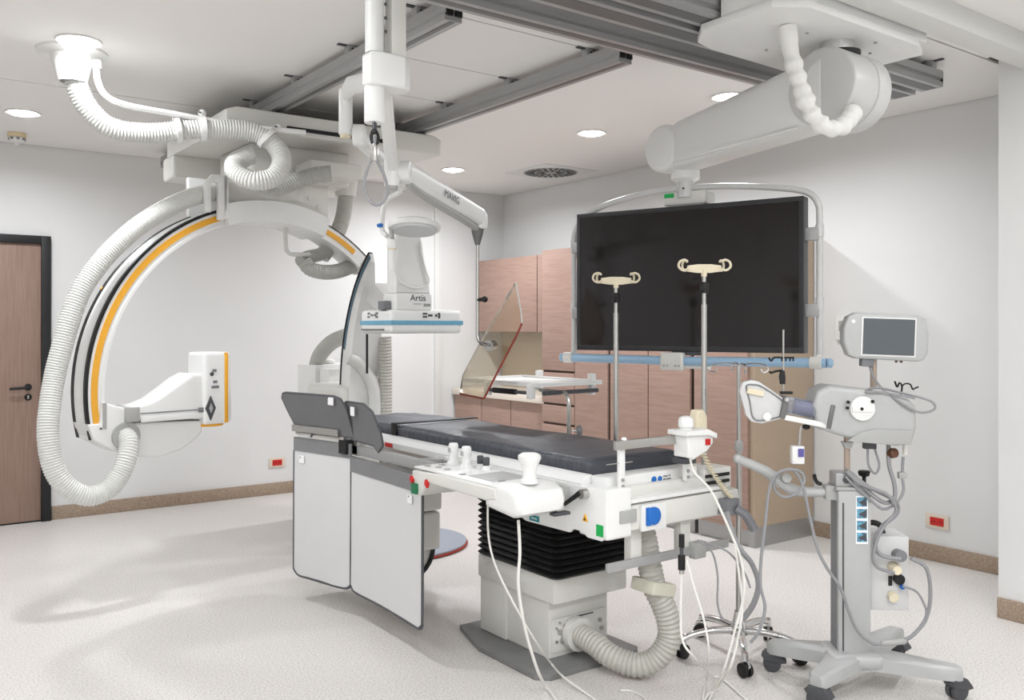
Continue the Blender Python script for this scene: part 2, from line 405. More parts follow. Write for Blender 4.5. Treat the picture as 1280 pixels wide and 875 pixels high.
# ================================================================ CABINETS
def cab(name, label, x0, y0, y1, z0, z1, doors, m='wood', xw=XR-.02, group=None, kick=False, drawers=None):
    t = thing(name, label, 'cabinet', ((x0+xw)/2, (y0+y1)/2, z0 if not kick else 0), group=group)
    MB().box(x0+.02, xw, y0, y1, z0, z1).build('body', 'shadow_gap', t)
    if kick: MB().box(x0+.05, xw, y0, y1, 0, z0).build('toe_kick', 'kick', t)
    for a, b, za, zb in doors:
        MB().box(x0, x0+.0199, a+.0025, b-.0025, za+.0025, zb-.0025, bev=.0015).build('drawer_front' if (zb-za) < .5 and drawers else 'door', m, t)
    return t
cab('upper_cabinet', 'brown wood wall cabinet over the worktop, widest door next to the corner', 5.25, 6.72, 7.74, 1.46, 2.2, [(6.72, 7.74, 1.46, 2.2)])
cab('upper_cabinet', 'narrow brown wood wall cabinet beside the tall cabinets', 5.25, 6.205, 6.715, 1.46, 2.2, [(6.62, 6.715, 1.46, 2.2), (6.205, 6.62, 1.46, 2.2)])
for y0, y1, lb in ((7.25, 7.735, 'brown wood base cabinet in the corner under the worktop'), (6.765, 7.245, 'brown wood base cabinet in the middle under the worktop'), (6.205, 6.76, 'brown wood base cabinet under the worktop next to the tall cabinets')):
    cab('base_cabinet', lb, 4.97, y0, y1, .12, .82, [(y0, y1, .12, .82)], kick=True, group='base cabinets under the worktop')
tag(MB().box(4.94, XR-.03, 6.205, 7.74, .822, .885, bev=.004).build('worktop', 'counter'), 'cream worktop on the base cabinets', 'worktop')
tag(MB().box(XR-.028, XR-.004, 6.205, 7.74, .887, 1.458).build('splashback', 'beige'), 'beige splashback panel above the worktop', 'panel')
t = cab('tall_cabinet', 'tall brown wood cabinet of stacked drawers beside the worktop', 4.9, 5.76, 6.2, .12, 2.187, [(5.76, 6.2, 1.13, 2.187), (5.76, 6.2, .845, 1.115), (5.76, 6.2, .675, .83), (5.76, 6.2, .12, .66)], kick=True, drawers=True)
cab('tall_cabinet', 'tall brown wood cabinet left of the first dark door gap behind the monitor', 4.9, 5.345, 5.755, .12, 2.187, [(5.345, 5.755, .12, 2.187)], kick=True)
cab('tall_cabinet', 'tall brown wood cabinet behind the left half of the monitor', 4.9, 4.89, 5.315, .12, 2.187, [(4.89, 5.315, .12, 2.187)], kick=True)
cab('tall_cabinet', 'tall brown wood cabinet behind the middle of the monitor', 4.9, 4.46, 4.885, .12, 2.187, [(4.46, 4.885, .12, 2.187)], kick=True)
t = cab('tall_cabinet', 'tall end cabinet with a beige side panel behind the steel drip stand', 4.9, 3.96, 4.425, .12, 2.187, [(3.94, 4.425, .12, 2.187)], kick=True)
MB().box(4.925, XR-.02, 3.9, 3.959, .14, 2.187, bev=.002).build('side_panel', 'beige_side', t)
MB().box(4.93, XR-.03, 3.905, 3.959, 0, .139).build('side_toe_kick', 'kick', t)

# ================================================================ CEILING RAILS
def rail(label, M, L, wd, h, brackets, ends=(True, True), kind='alu', group='ceiling mounted travel rails'):
    """local: rail along +y from 0 to L, x in [-wd,0], bottom z=0"""
    t = thing('ceiling_rail', label, 'rail', (M @ Vector((-wd/2, L/2, 0))), group=group)
    a = -wd
    poly = [(a, 0), (0, 0), (0, h*.3), (-.012, h*.38), (-.012, h*.5), (0, h*.56), (0, h), (a, h), (a, h*.56), (a+.006, h*.5), (a+.006, h*.38), (a, h*.3)]
    MB().prism(poly, 0, L, M=M).build('rail_profile', kind, t)
    MB().box(a+.03, -.03, .01, L-.01, -.002, .0, M=M).build('running_groove', 'alu_dark', t)
    for y in brackets:
        b = MB().box(a-.004, a+.05, y-.022, y+.022, h, CEIL-2.79, bev=.003, M=M)
        b.box(-.05, .004, y-.022, y+.022, h, CEIL-2.79, bev=.003, M=M)
        bo = b.build('bracket', 'alu', t)
        MB().box(a-.05, .05, y-.012, y+.012, CEIL-2.79-.006, CEIL-2.79, M=M).build('bracket_strip', 'darkgrey', bo)
        MB().cyl(M @ Vector((a+.02, y-.023, h+.015)), M @ Vector((a+.02, y-.028, h+.015)), .007, n=10).build('bolt', 'darkgrey', bo)
    for e, y in zip(ends, (0, L)):
        if not e: continue
        s = -1 if y == 0 else 1
        for x0, x1 in ((a+.004, a+.036), (-.036, -.004)):
            MB().box(x0, x1, min(y, y+s*.012), max(y, y+s*.012), h*.22, h*.98, bev=.002, M=M).build('end_cap', 'black', t)
    return t
RB = 2.79
rail('grey ceiling rail passing behind the white pendant column', frame((2.07, 3.165, RB), 0), 4.3, .085, .088, [.25, .92, 1.6, 2.26, 2.93, 3.6])
rail('grey ceiling rail between the jointed arm and the glowing downlights', frame((3.06, 3.165, RB), 0), 4.3, .085, .088, [.25, .92, 1.6, 2.26, 2.93, 3.6])
cx = lambda y, x0: Matrix.Translation((x0, y, RB)) @ Matrix.Rotation(R(-90), 4, 'Z')       # local +y -> world +x, local x<0 -> world +y
def xrail(label, y0, x0, x1, wd, h, br, e): 
    M = Matrix(((0, 1, 0, x0), (-1, 0, 0, y0), (0, 0, 1, RB), (0, 0, 0, 1)))
    return rail(label, M, x1-x0, wd, h, [b-x0 for b in br], ends=e, group='ceiling rails running to the monitor boom')
xrail('grey cross rail on the ceiling that ends behind the monitor boom', 2.955, -1.2, 4.05, .095, .088, (1.16, 1.84, 2.52, 3.21, 3.9), (False, True))
xrail('wide grey cross rail on the ceiling, the middle one of three', 2.645, -1.2, 4.72, .14, .088, (1.16, 1.84, 2.52, 3.21, 3.9, 4.6), (False, True))
xrail('grey cross rail under the ceiling ending in a black cap right of the boom', 2.475, -1.2, 4.69, .12, .088, (1.16, 1.84, 3.9, 4.6), (False, True))

# ================================================================ CEILING C-ARM (orange stripe)
ph = R(9)
cb = thing('ceiling_c_arm', 'large ceiling-hung white X-ray C-arm with orange stripes', 'C-arm', (2.066, 5.305, 0), ph)
CZ, RO, RI = 1.151, 1.097, 1.015
def L(mb, name, m, parent=None, **k): return mb.build(name, m, parent or cb, world=False, **k)
arcb = L(MB().arc(0, CZ, RI, RO, 193, 49, 0, .2, n=90), 'c_arc', 'white')
L(MB().arc(0, CZ, RO-.012, RO+.004, 193, 108, -.004, .022, n=60), 'edge_strip', 'black', arcb)
L(MB().arc(0, CZ, RO-.004, RO+.004, 193, 108, .165, .2, n=60), 'edge_strip', 'black', arcb)
L(MB().arc(0, CZ, RO-.004, RO+.003, 68, 49, -.003, .014, n=30), 'edge_strip', 'black', arcb)
L(MB().arc(0, CZ, 1.035, 1.069, 189.5, 107, -.004, .001, n=60), 'orange_stripe', 'orange', arcb)
L(MB().arc(0, CZ, 1.035, 1.069, 68, 54, -.004, .001, n=16), 'orange_stripe', 'orange', arcb)
L(MB().arc(0, CZ, 1.0, 1.016, 188, 49, -.006, .02, n=70), 'inner_lip', 'white', arcb)
# shroud that grips the arc
L(MB().arc(0, CZ, 1.0, 1.125, 107.5, 69, -.05, .23, n=24), 'grip_cover', 'white')
L(MB().prism([(-.3, 2.15), (-.3, 2.40), (.43, 2.47), (.43, 2.17), (.3, 2.24), (0, 2.28)], .02, .24, bev=.012), 'shroud', 'offwhite')
m = MB().prism([(-.455, 2.17), (-.455, 2.34), (-.41, 2.39), (-.32, 2.395), (-.32, 2.2), (-.345, 2.13), (-.375, 2.13), (-.375, 2.34), (-.4, 2.35), (-.42, 2.33), (-.42, 2.17)], -.06, -.03, bev=.004)
m.box(-.345, -.31, -.06, .2, 2.14, 2.395, bev=.006); m.box(-.45, -.31, .16, .2, 2.16, 2.395, bev=.006)
L(m, 'hose_bracket', 'white')
for a, b in ((-.02, 2.35), (.07, 2.36), (.28, 2.33), (.35, 2.28)):
    L(MB().sph((a, .016, b), .014, (1, .6, 1), n=10), 'screw_cover', 'offwhite')
# carriage under the rails
MB().prism([(1.69, 2.64), (1.69, 2.74), (1.75, 2.765), (3.06, 2.765), (3.12, 2.74), (3.12, 2.64)], 5.02, 6.2, bev=.012, seg=3).build('carriage', 'offwhite', cb)
MB().box(1.69, 2.95, 6.05, 6.3, 2.49, 2.65, bev=.025, seg=3).build('rear_beam', 'offwhite', cb)
for x in (2.03, 3.02): MB().box(x-.03, x+.03, 5.1, 6.1, 2.765, 2.792, bev=.004).build('roller_bar', 'alu_dark', cb)
MB().box(2.05, 2.75, 5.008, 5.022, 2.668, 2.69, bev=.003).build('cable_slot', 'black', cb)
MB().box(2.22, 2.56, 5.06, 5.3, 2.43, 2.52, bev=.012).build('side_cover', 'offwhite', cb)
MB().box(1.95, 2.62, 5.34, 5.92, 2.42, 2.645, bev=.03, seg=3).build('swivel_head', 'offwhite', cb)
MB().cyl((2.22, 5.5, 2.30), (2.22, 5.5, 2.45), .16, n=28).build('swivel', 'offwhite', cb)
# left end: housing, tube arm and X-ray tube
hs = L(MB().prism([(-1.095, .99), (-1.067, .905), (-.959, .838), (-.851, .796), (-.718, .778), (-.579, .812), (-.5, .86), (-.46, .9), (-.46, .965), (-.886, .985), (-.895, 1.064), (-1.02, 1.105), (-1.03, .99)], -.03, .19, bev=.014, seg=3), 'end_housing', 'white')
L(MB().box(-1.02, -1.0, -.034, -.03, .96, 1.1), 'seam', 'grey', hs)
L(MB().cyl((-1.03, -.033, .965), (-1.03, -.037, .965), .006, n=10), 'screw', 'darkgrey', hs)
arm = L(MB().prism([(-.885, 1.0), (-.885, 1.066), (-.80, 1.085), (-.741, 1.104), (-.66, 1.155), (-.579, 1.212), (-.52, 1.24), (-.47, 1.235), (-.44, 1.2), (-.44, .975)], -.06, .16, bev=.02, seg=3), 'tube_arm', 'white')
L(MB().box(-.905, -.835, -.066, .14, .99, 1.07, bev=.004), 'arm_end_cap', 'grey', arm)
L(MB().box(-.83, -.455, -.064, -.058, 1.03, 1.036), 'seam', 'midgrey', arm)
L(MB().box(-.83, -.455, -.070, -.058, .985, 1.018, bev=.004), 'slide_rail', 'white', arm)
L(MB().box(-.50, -.42, -.075, -.05, 1.02, 1.045, bev=.003), 'clamp_bar', 'midgrey', arm)
tb = L(MB().box(-.475, -.31, -.085, .13, .945, 1.36, bev=.022, seg=3), 'x_ray_tube', 'white')
L(MB().box(-.352, -.328, -.088, .12, .95, 1.357, bev=.004), 'orange_stripe', 'orange', tb)
L(MB().cyl((-.40, .02, .93), (-.40, .02, .95), .085, n=24), 'collimator_disc', 'orange', tb)
L(MB().box(-.32, -.298, -.07, .12, .955, 1.34, bev=.008), 'collimator_face', 'white', tb)
L(MB().cyl((-.43, -.0845, 1.235), (-.43, -.089, 1.235), .012, n=12), 'button', 'darkgrey', tb)
for a, b in ((-.415, 1.255), (-.41, 1.19), (-.42, 1.16), (-.4, 1.16)): L(MB().box(a-.013, a+.013, -.09, -.084, b-.008, b+.008, bev=.003), 'button', 'midgrey', tb)
L(MB().prism([(-.47, 1.04), (-.44, 1.11), (-.41, 1.04), (-.44, .97)], -.096, -.084), 'warning_plate', 'darkgrey', tb)
L(MB().prism([(-.452, 1.04), (-.44, 1.07), (-.428, 1.04), (-.44, 1.01)], -.098, -.096), 'warning_mark', 'grey', tb)
L(MB().sph((-0.937, 0.19, 1.718), .012, n=10), 'arc_pin', 'orange', arcb)
L(MB().arc(0, CZ, RI-.006, RO+.006, 49, 46.5, -.008, .206, n=3), 'arc_end_cap', 'offwhite')
# hoses of the C-arm
L(MB().hose([(-.36, .06, 2.275)]+[(-0.33, 0.04, 2.311), (-0.469, 0.03, 2.267), (-0.589, 0.02, 2.212), (-0.714, 0.01, 2.136), (-0.83, 0.0, 2.05), (-0.933, 0.0, 1.951), (-1.03, 0.0, 1.837), (-1.116, 0.0, 1.702), (-1.172, 0.0, 1.55), (-1.215, 0.0, 1.392), (-1.25, 0.0, 1.244), (-1.28, -0.02, 1.09), (-1.294, -0.04, 0.95), (-1.277, -0.06, 0.799), (-1.223, -0.08, 0.693), (-1.128, -0.1, 0.629), (-1.027, -0.1, 0.645), (-0.956, -0.1, 0.721), (-0.914, -0.09, 0.814), (-0.893, -0.06, 0.882)]+[(-.90, -.02, .925)], .054, pitch=.014, depth=.0045), 'supply_hose', 'hose_white')
L(MB().lathe([(.06, 0), (.075, 0), (.075, .02), (.06, .02)], (-.90, -.03, .915), (0, -1, 0)), 'hose_collar', 'grey')
L(MB().tube([(.16, .1, 2.16), (.163, .1, 2.035), (.175, .1, 1.99), (.215, .1, 1.972), (.34, .1, 1.979)], .014), 'conduit', 'hose_white')
L(MB().hose([(.30, .1, 1.93), (.33, .08, 1.885), (.42, .06, 1.865), (.55, .08, 1.88), (.70, .1, 1.93)], .05, pitch=.018), 'looped_hose', 'hose_grey')
L(MB().hose([(.30, .14, 1.93), (.36, .16, 1.965), (.46, .16, 1.99), (.56, .16, 2.05)], .045, pitch=.018), 'looped_hose', 'hose_grey')
L(MB().lathe([(.055, -.015), (.068, -.015), (.068, .015), (.055, .015)], (.70, .1, 1.93), (1, 0, .2)), 'hose_ring', 'offwhite')
L(MB().hose([(.50, .2, 1.98), (.58, .2, 2.08), (.68, .24, 2.22), (.74, .28, 2.36), (.76, .3, 2.50)], .055, pitch=.018), 'rising_hose', 'hose_grey')
L(MB().cyl((.76, .3, 2.42), (.76, .3, 2.55), .07, .085), 'hose_socket', 'offwhite')
MB().hose([(2.272, 4.885, 2.414), (2.191, 4.92, 2.401), (2.08, 4.952, 2.361), (1.963, 4.963, 2.301), (1.9, 4.96, 2.299), (1.918, 4.984, 2.35)], .05, pitch=.016).build('cross_hose', 'hose_grey', cb)

# ================================================================ SUPPLY HOSE FROM THE CEILING
sh = thing('ceiling_supply_hose', 'white corrugated hose hanging from a round ceiling outlet to the C-arm carriage', 'hose', (.9, 5.02, CEIL))
MB().lathe([(.17, 0), (.17, -.012), (.11, -.02), (.10, -.03), (.1, 0)], (.9, 5.02, CEIL)).build('ceiling_flange', 'white', sh)
MB().lathe([(.098, -.018), (.104, -.03), (.1, -.045), (.07, -.155), (.06, -.155), (.06, -.02)], (.9, 5.02, CEIL)).build('outlet_cone', 'white', sh)
PH = [(0.909, 5.02, 2.814), (0.93, 5.029, 2.729), (0.985, 5.039, 2.632), (1.093, 5.034, 2.554), (1.289, 5.013, 2.55), (1.534, 4.981, 2.599), (1.79, 4.942, 2.612), (1.914, 4.9, 2.557), (1.951, 4.848, 2.453), (1.895, 4.815, 2.348), (1.79, 4.842, 2.319), (1.719, 4.92, 2.366), (1.732, 4.985, 2.431), (1.826, 5.015, 2.492)]
MB().hose(PH, .056, pitch=.016, depth=.005).build('corrugated_hose', 'hose_white', sh)
MB().tube([(0.998, 4.93, 2.858), (1.003, 4.938, 2.771), (1.046, 4.944, 2.696), (1.156, 4.962, 2.667), (1.402, 4.967, 2.657), (1.74, 4.929, 2.635), (2.093, 4.843, 2.625)], .016).build('thin_conduit', 'white', sh)
MB().cyl((0.998, 4.93, 2.866), (0.999, 4.929, 2.825), .022).build('conduit_gland', 'white', sh)
def clampring(pa, pb, name='hose_clamp'):
    a, b = Vector(pa), Vector(pb); d = (b-a).normalized()
    m = MB().lathe([(.056, -.014), (.07, -.014), (.07, .014), (.056, .014)], a, d)
    up = (Vector((0, 0, 1))-d*d.z).normalized()
    m.sph(a+up*.085, .022, (1, 1, 1), n=12); o = m.build(name, 'white', sh)
    MB().cyl(a+up*.085-Vector((.016, .016, 0)), a+up*.085-Vector((.026, .026, 0)), .006, n=8).build('clamp_screw', 'darkgrey', o)
clampring((1.419, 4.998, 2.578), (1.472, 4.99, 2.588)); clampring((1.552, 4.981, 2.601), (1.597, 4.972, 2.604)); clampring((1.891, 4.911, 2.583), (1.907, 4.905, 2.566))

# ================================================================ FLOOR C-ARM (blue stripe)
pa = R(83)
ca = thing('floor_c_arm', 'floor-standing white X-ray C-arm with blue stripe behind the table', 'C-arm', (2.60, 4.65, 0), pa)
def LA(mb, name, m, parent=None, **k): return mb.build(name, m, parent or ca, world=False, **k)
AC, AZ, AR = .0, 1.03, 1.075
rows = []
for i in range(61):
    t = i/60; an = R(62-124*t); q0 = 1.03-.135*math.sin(math.pi*min(1, .05+t*1.05)); yb = -.2*min(1, .12+t*3.2); ca_, sa_ = math.cos(an), math.sin(an)
    rows.append([(AC+q0*ca_, yb, AZ+q0*sa_), (AC+AR*ca_, yb, AZ+AR*sa_), (AC+AR*ca_, 0, AZ+AR*sa_), (AC+q0*ca_, 0, AZ+q0*sa_)])
m = MB(); m.rings(rows); aro = LA(m, 'c_arc', 'white')
LA(MB().arc(AC, AZ, AR-.003, AR+.008, 62, 4, -.02, .008, n=40), 'edge_strip', 'black', aro)
LA(MB().arc(AC, AZ, AR-.04, AR-.012, 62, 18, -.002, .004, n=40), 'blue_stripe', 'petrol', aro)
LA(MB().prism([(.0, 1.62), (.0, 1.69), (.28, 1.69), (.38, 1.73), (.5, 1.79), (.62, 1.74), (.66, 1.68), (.5, 1.62), (.3, 1.58)], -.2, -.03, bev=.02), 'detector_carrier', 'white')
LA(MB().prism([(.44, .16), (.56, .08), (.3, .16), (.1, .2), (.1, .4), (.3, .4), (.45, .3)], -.2, -.02, bev=.01), 'tube_carrier', 'white')

# detector head over the table
dt = MB().box(2.435, 2.915, 4.45, 4.83, 1.468, 1.605, bev=.028, seg=3).build('flat_detector', 'white', ca)
MB().box(2.432, 2.918, 4.447, 4.833, 1.517, 1.543, bev=.002).build('blue_stripe', 'sky_blue', dt)
MB().box(2.425, 2.434, 4.53, 4.80, 1.488, 1.493).build('cassette_slot', 'black', dt)
for x, z, w_, h_ in ((2.655, 1.583, .028, .01), (2.655, 1.565, .028, .01), (2.69, 1.573, .028, .012), (2.73, 1.573, .012, .014), (2.75, 1.584, .012, .01), (2.75, 1.562, .012, .01), (2.752, 1.573, .012, .01)):
    MB().box(x-w_/2, x+w_/2, 4.444, 4.452, z-h_/2, z+h_/2, bev=.002).build('button', 'darkgrey', dt)
for y, z in ((4.72, 1.585), (4.72, 1.565), (4.68, 1.575), (4.64, 1.575), (4.62, 1.585), (4.62, 1.565)):
    MB().box(2.43, 2.437, y-.012, y+.012, z-.006, z+.006, bev=.002).build('button', 'midgrey', dt)
nb = MB().box(2.475, 2.71, 4.46, 4.62, 1.603, 1.70, bev=.01).build('detector_neck', 'white', ca)
text('Artis', .052, 'darkgrey', nb, (2.615, 4.4585, 1.672), (1, 0, 0), (0, 0, 1))
text('zee', .034, 'darkgrey', nb, (2.675, 4.4585, 1.635), (1, 0, 0), (0, 0, 1))
MB().box(2.585, 2.635, 4.4575, 4.4595, 1.637, 1.640).build('lettering_line', 'midgrey', nb)
MB().prism([(2.475, 1.70), (2.475, 2.02), (2.49, 2.06), (2.64, 2.06), (2.655, 1.98), (2.67, 1.86), (2.70, 1.76), (2.705, 1.70)], 4.47, 4.58, bev=.016, seg=3).build('detector_column', 'white', ca)
MB().tube([(2.46, 4.465, 1.83), (2.49, 4.462, 1.77), (2.56, 4.46, 1.735), (2.64, 4.46, 1.735), (2.688, 4.46, 1.77), (2.67, 4.462, 1.83), (2.642, 4.462, 1.92), (2.632, 4.464, 2.0)], .006).build('column_edge', 'white', ca)
MB().prism([(2.70, 1.95), (2.74, 1.93), (2.78, 1.76), (2.83, 1.64), (2.82, 1.612), (2.74, 1.612), (2.71, 1.75)], 4.80, 4.88, bev=.012).build('release_lever', 'offwhite', ca)
MB().box(2.43, 2.47, 4.52, 4.60, 1.605, 1.655, bev=.003).build('cable_block', 'midgrey', ca)
# tube under the table
tu = MB().box(2.40, 2.775, 4.45, 4.86, .435, .68, bev=.02, seg=3).build('tube_cover', 'offwhite', ca)
MB().box(2.395, 2.78, 4.44, 4.87, .62, .66, bev=.004).build('blue_stripe', 'sky_blue', tu)
MB().box(2.40, 2.77, 4.46, 4.85, .205, .425, bev=.02, seg=3).build('tube_housing', 'offwhite', ca)
MB().lathe([(.001, -.17), (.17, -.17), (.17, .17), (.001, .17)], (2.56, 4.66, .22), (0, 1, 0), n=32).build('tube_drum', 'offwhite', ca)
MB().lathe([(.16, -.19), (.178, -.19), (.178, -.15), (.16, -.15)], (2.56, 4.66, .22), (0, 1, 0), n=32, ring=True).build('drum_rim', 'black', ca)
# floor stand
st = MB().box(2.80, 3.22, 6.3, 6.64, .03, 1.22, bev=.012).build('stand_cabinet', 'white', ca)
MB().box(2.83, 3.22, 6.13, 6.298, .03, 1.195, bev=.01).build('stand_door', 'white', ca)
MB().cyl((2.90, 6.13, 1.05), (2.90, 6.122, 1.05), .008, n=10).build('lock', 'black', ca)
MB().box(2.66, 3.05, 5.55, 6.14, .62, 1.1, bev=.04, seg=3).build('arc_grip', 'offwhite', ca)
MB().lathe([(.04, 0), (.05, .012), (.045, .03), (.02, .04), (.001, .04)], (2.98, 6.45, 1.22)).build('cap', 'white', ca)
MB().hose([(2.86, 6.42, 1.2), (2.87, 6.36, 1.30), (2.92, 6.24, 1.40), (3.0, 6.08, 1.45), (3.1, 5.95, 1.45)], .06, pitch=.02).build('stand_hose', 'hose_grey', ca)
MB().hose([(2.93, 5.45, 1.44), (2.94, 5.46, 1.2), (2.94, 5.46, .95), (2.94, 5.46, .6), (2.95, 5.5, .3)], .05, pitch=.022).build('vertical_hose', 'hose_beige', ca)
MB().tube([(2.70, 5.52, 1.30), (2.78, 5.50, 1.24), (2.86, 5.48, 1.10), (2.87, 5.47, .9), (2.84, 5.46, .5)], .045, n=14).build('grip_hose', 'hose_white', ca)
MB().tube([(2.72, 5.30, 1.46), (2.72, 5.30, 1.2)], .008, smooth=False).build('cable_sleeve', 'black', ca)
m = MB()
pts = [(3.0+.5*math.cos(a), 5.42+.46*math.sin(a)) for a in [2*math.pi*k/40 for k in range(40)]]
m.prism([(x, y) for x, y in pts], 0, .03, M=Matrix(((1, 0, 0, 0), (0, 0, 1, 0), (0, 1, 0, 0), (0, 0, 0, 1))))
fb = m.build('floor_plate', 'plate_blue', ca)
MB().tube([(x, y, .012) for x, y in [(3.0+.502*math.cos(a), 5.42+.462*math.sin(a)) for a in [2*math.pi*k/40 for k in range(40)]]], .009, n=6, sub=1, closed=True).build('plate_edge', 'red_deep', fb)
MB().cyl((3.02, 5.38, .03), (3.02, 5.38, .08), .2, n=36, bev=.01).build('plate_boss', 'white', fb)

# ================================================================ PATIENT TABLE
tb = thing('patient_table', 'white angiography patient table on a black bellows column', 'table', (2.66, 3.32, 0))
def T(mb, name, m, parent=None, **k): return mb.build(name, m, parent or tb, **k)
XZ = Matrix(((1, 0, 0, 0), (0, 0, 1, 0), (0, 1, 0, 0), (0, 0, 0, 1)))          # prism polygon (x,y) extruded in z
T(MB().prism([(2.33, 3.42), (2.33, 3.0), (2.38, 2.95), (2.89, 2.95), (2.92, 2.98), (2.92, 3.68), (2.87, 3.72), (2.42, 3.72)], 0, .026, bev=.004, M=XZ), 'floor_base', 'base_grey')
cl = T(MB().box(2.486, 2.836, 3.096, 3.60, .026, .345, bev=.006), 'column', 'offwhite')
T(MB().box(2.470, 2.487, 3.40, 3.61, .03, .29, bev=.003), 'side_cover', 'offwhite', cl)
T(MB().box(2.50, 2.815, 3.088, 3.097, .05, .20, bev=.002), 'connector_panel', 'offwhite', cl)
for x, z, r in ((2.54, .14, .012), (2.57, .16, .01), (2.56, .10, .017), (2.52, .10, .006), (2.52, .16, .006), (2.78, .15, .01), (2.79, .11, .01), (2.54, .18, .006), (2.59, .18, .006)):
    T(MB().cyl((x, 3.09, z), (x, 3.078, z), r, n=14), 'connector', 'steel', cl)
T(MB().box(2.62, 2.74, 3.085, 3.09, .188, .193), 'slot', 'darkgrey', cl)
T(MB().box(2.46, 2.90, 3.03, 3.62, .285, .40, bev=.012), 'collar', 'offwhite')
# bellows: stacked rounded folds
rows = []
nf = 11
def rrect(hx, hy, r, z, n=4):
    p = []
    for (sx, sy, a0) in ((1, 1, 0), (-1, 1, 90), (-1, -1, 180), (1, -1, 270)):
        for k in range(n+1):
            a = R(a0+90*k/n); p.append((2.69+sx*(hx-r)+r*math.cos(a), 3.30+sy*(hy-r)+r*math.sin(a), z))
    return p
for i in range(nf):
    z0 = .40+i*.0285
    for dz, off in ((0, -.014), (.006, -.004), (.0142, .004), (.0224, -.004)): rows.append(rrect(.25+off, .305+off, .035, z0+dz))
rows.append(rrect(.236, .29, .035, .40+nf*.0285))
m = MB(); m.rings(rows); T(m, 'bellows', 'black', smooth=25)
# carriage under the tabletop
bd = T(MB().box(2.345, 3.10, 2.60, 3.72, .712, .865, bev=.018, seg=3), 'carriage', 'offwhite')
T(MB().prism([(3.72, .87), (2.62, .87), (2.55, .87), (2.55, .70), (2.58, .672), (2.66, .672), (2.69, .69), (2.75, .69), (2.77, .672), (3.06, .668), (3.13, .69), (3.2, .77), (3.32, .82), (3.72, .83)], 2.33, 2.346, bev=.004, M=Matrix(((0, 1, 0, 0), (1, 0, 0, 0), (0, 0, 1, 0), (0, 0, 0, 1)))), 'side_skirt', 'white', bd)
T(MB().box(2.335, 2.47, 2.55, 2.72, .676, .872, bev=.014, seg=3), 'corner_block', 'white', bd)
T(MB().prism([(2.60, .80), (2.56, .795), (2.552, .75), (2.56, .70), (2.60, .682), (2.68, .682), (2.68, .80)], 2.47, 3.12, bev=.008, M=Matrix(((0, 1, 0, 0), (1, 0, 0, 0), (0, 0, 1, 0), (0, 0, 0, 1)))), 'end_fascia', 'offwhite', bd)
T(MB().box(2.43, 3.02, 2.56, 2.72, .803, .82, bev=.005), 'end_shelf', 'white', bd)
T(MB().box(2.328, 2.3345, 2.565, 2.605, .69, .735), 'label_green', 'green', bd)
T(MB().prism([(2.655, .735), (2.685, .735), (2.67, .765)], 2.326, 2.3295, M=Matrix(((0, 1, 0, 0), (1, 0, 0, 0), (0, 0, 1, 0), (0, 0, 0, 1)))), 'warning_triangle', 'yellow', bd)
T(MB().prism([(2.664, .739), (2.676, .739), (2.67, .752)], 2.325, 2.327, M=Matrix(((0, 1, 0, 0), (1, 0, 0, 0), (0, 0, 1, 0), (0, 0, 0, 1)))), 'warning_symbol', 'black', bd)
sk = T(MB().box(2.515, 2.655, 2.542, 2.556, .69, .795, bev=.005), 'socket_plate', 'white', bd)
T(MB().cyl((2.575, 2.545, .748), (2.575, 2.528, .748), .036, n=24, bev=.004), 'socket_lid', 'blue', sk)
T(MB().box(2.536, 2.556, 2.53, 2.545, .712, .784, bev=.003), 'socket_hinge', 'blue', sk)
T(MB().box(2.40, 2.49, 2.544, 2.552, .735, .785, bev=.003), 'side_slot', 'grey', bd)
T(MB().box(2.98, 3.06, 2.50, 2.56, .70, .77, bev=.008), 'cable_connector', 'midgrey', bd)
T(MB().tube([(3.03, 2.50, .73), (3.06, 2.47, .70), (3.09, 2.45, .64)], .02), 'connector_boot', 'midgrey', bd)
te = T(MB().box(2.40, 2.93, 2.625, 2.72, .835, .905, bev=.008), 'end_frame', 'white', bd)
T(MB().cyl((2.665, 2.626, .872), (2.665, 2.6225, .872), .014, n=16), 'symbol_blue', 'blue', te)
T(MB().cyl((2.70, 2.626, .872), (2.70, 2.6225, .872), .012, n=16), 'symbol_blue', 'blue', te)
for a, b, z in ((2.72, 2.745, .880), (2.752, 2.762, .881), (2.72, 2.735, .868), (2.739, 2.765, .868)): T(MB().box(a, b, 2.6235, 2.6255, z-.003, z+.003), 'fine_print', 'midgrey', te)
se = T(MB().box(2.945, 3.12, 2.60, 2.75, .80, .89, bev=.005), 'slotted_end', 'offwhite', bd)
for z in (.823, .852): T(MB().box(2.95, 3.105, 2.595, 2.602, z, z+.014), 'slot', 'black', se)
# tabletop and side profile
T(MB().box(2.41, 2.945, 2.70, 5.02, .872, .899, bev=.008), 'tabletop', 'tabletop')
T(MB().prism([(2.41, .905), (2.372, .9), (2.35, .875), (2.352, .835), (2.39, .825), (2.41, .825)], 2.72, 4.76, bev=.003), 'side_profile', 'white')
T(MB().prism([(2.945, .905), (2.98, .9), (3.0, .875), (3.0, .835), (2.96, .825), (2.945, .825)], 2.72, 4.76, bev=.003), 'side_profile', 'white')
T(MB().box(2.315, 2.328, 2.86, 4.45, .828, .855, bev=.002), 'accessory_rail', 'steel')
T(MB().box(3.022, 3.036, 2.62, 4.4, .828, .855, bev=.002), 'accessory_rail', 'steel')
for y in (2.95, 3.6, 4.2):
    T(MB().cyl((2.327, y, .84), (2.355, y, .84), .008, n=8), 'rail_spacer', 'steel'); T(MB().cyl((2.995, y, .84), (3.023, y, .84), .008, n=8), 'rail_spacer', 'steel')
T(MB().box(2.346, 2.3485, 4.28, 4.36, .852, .872), 'label_red', 'red')
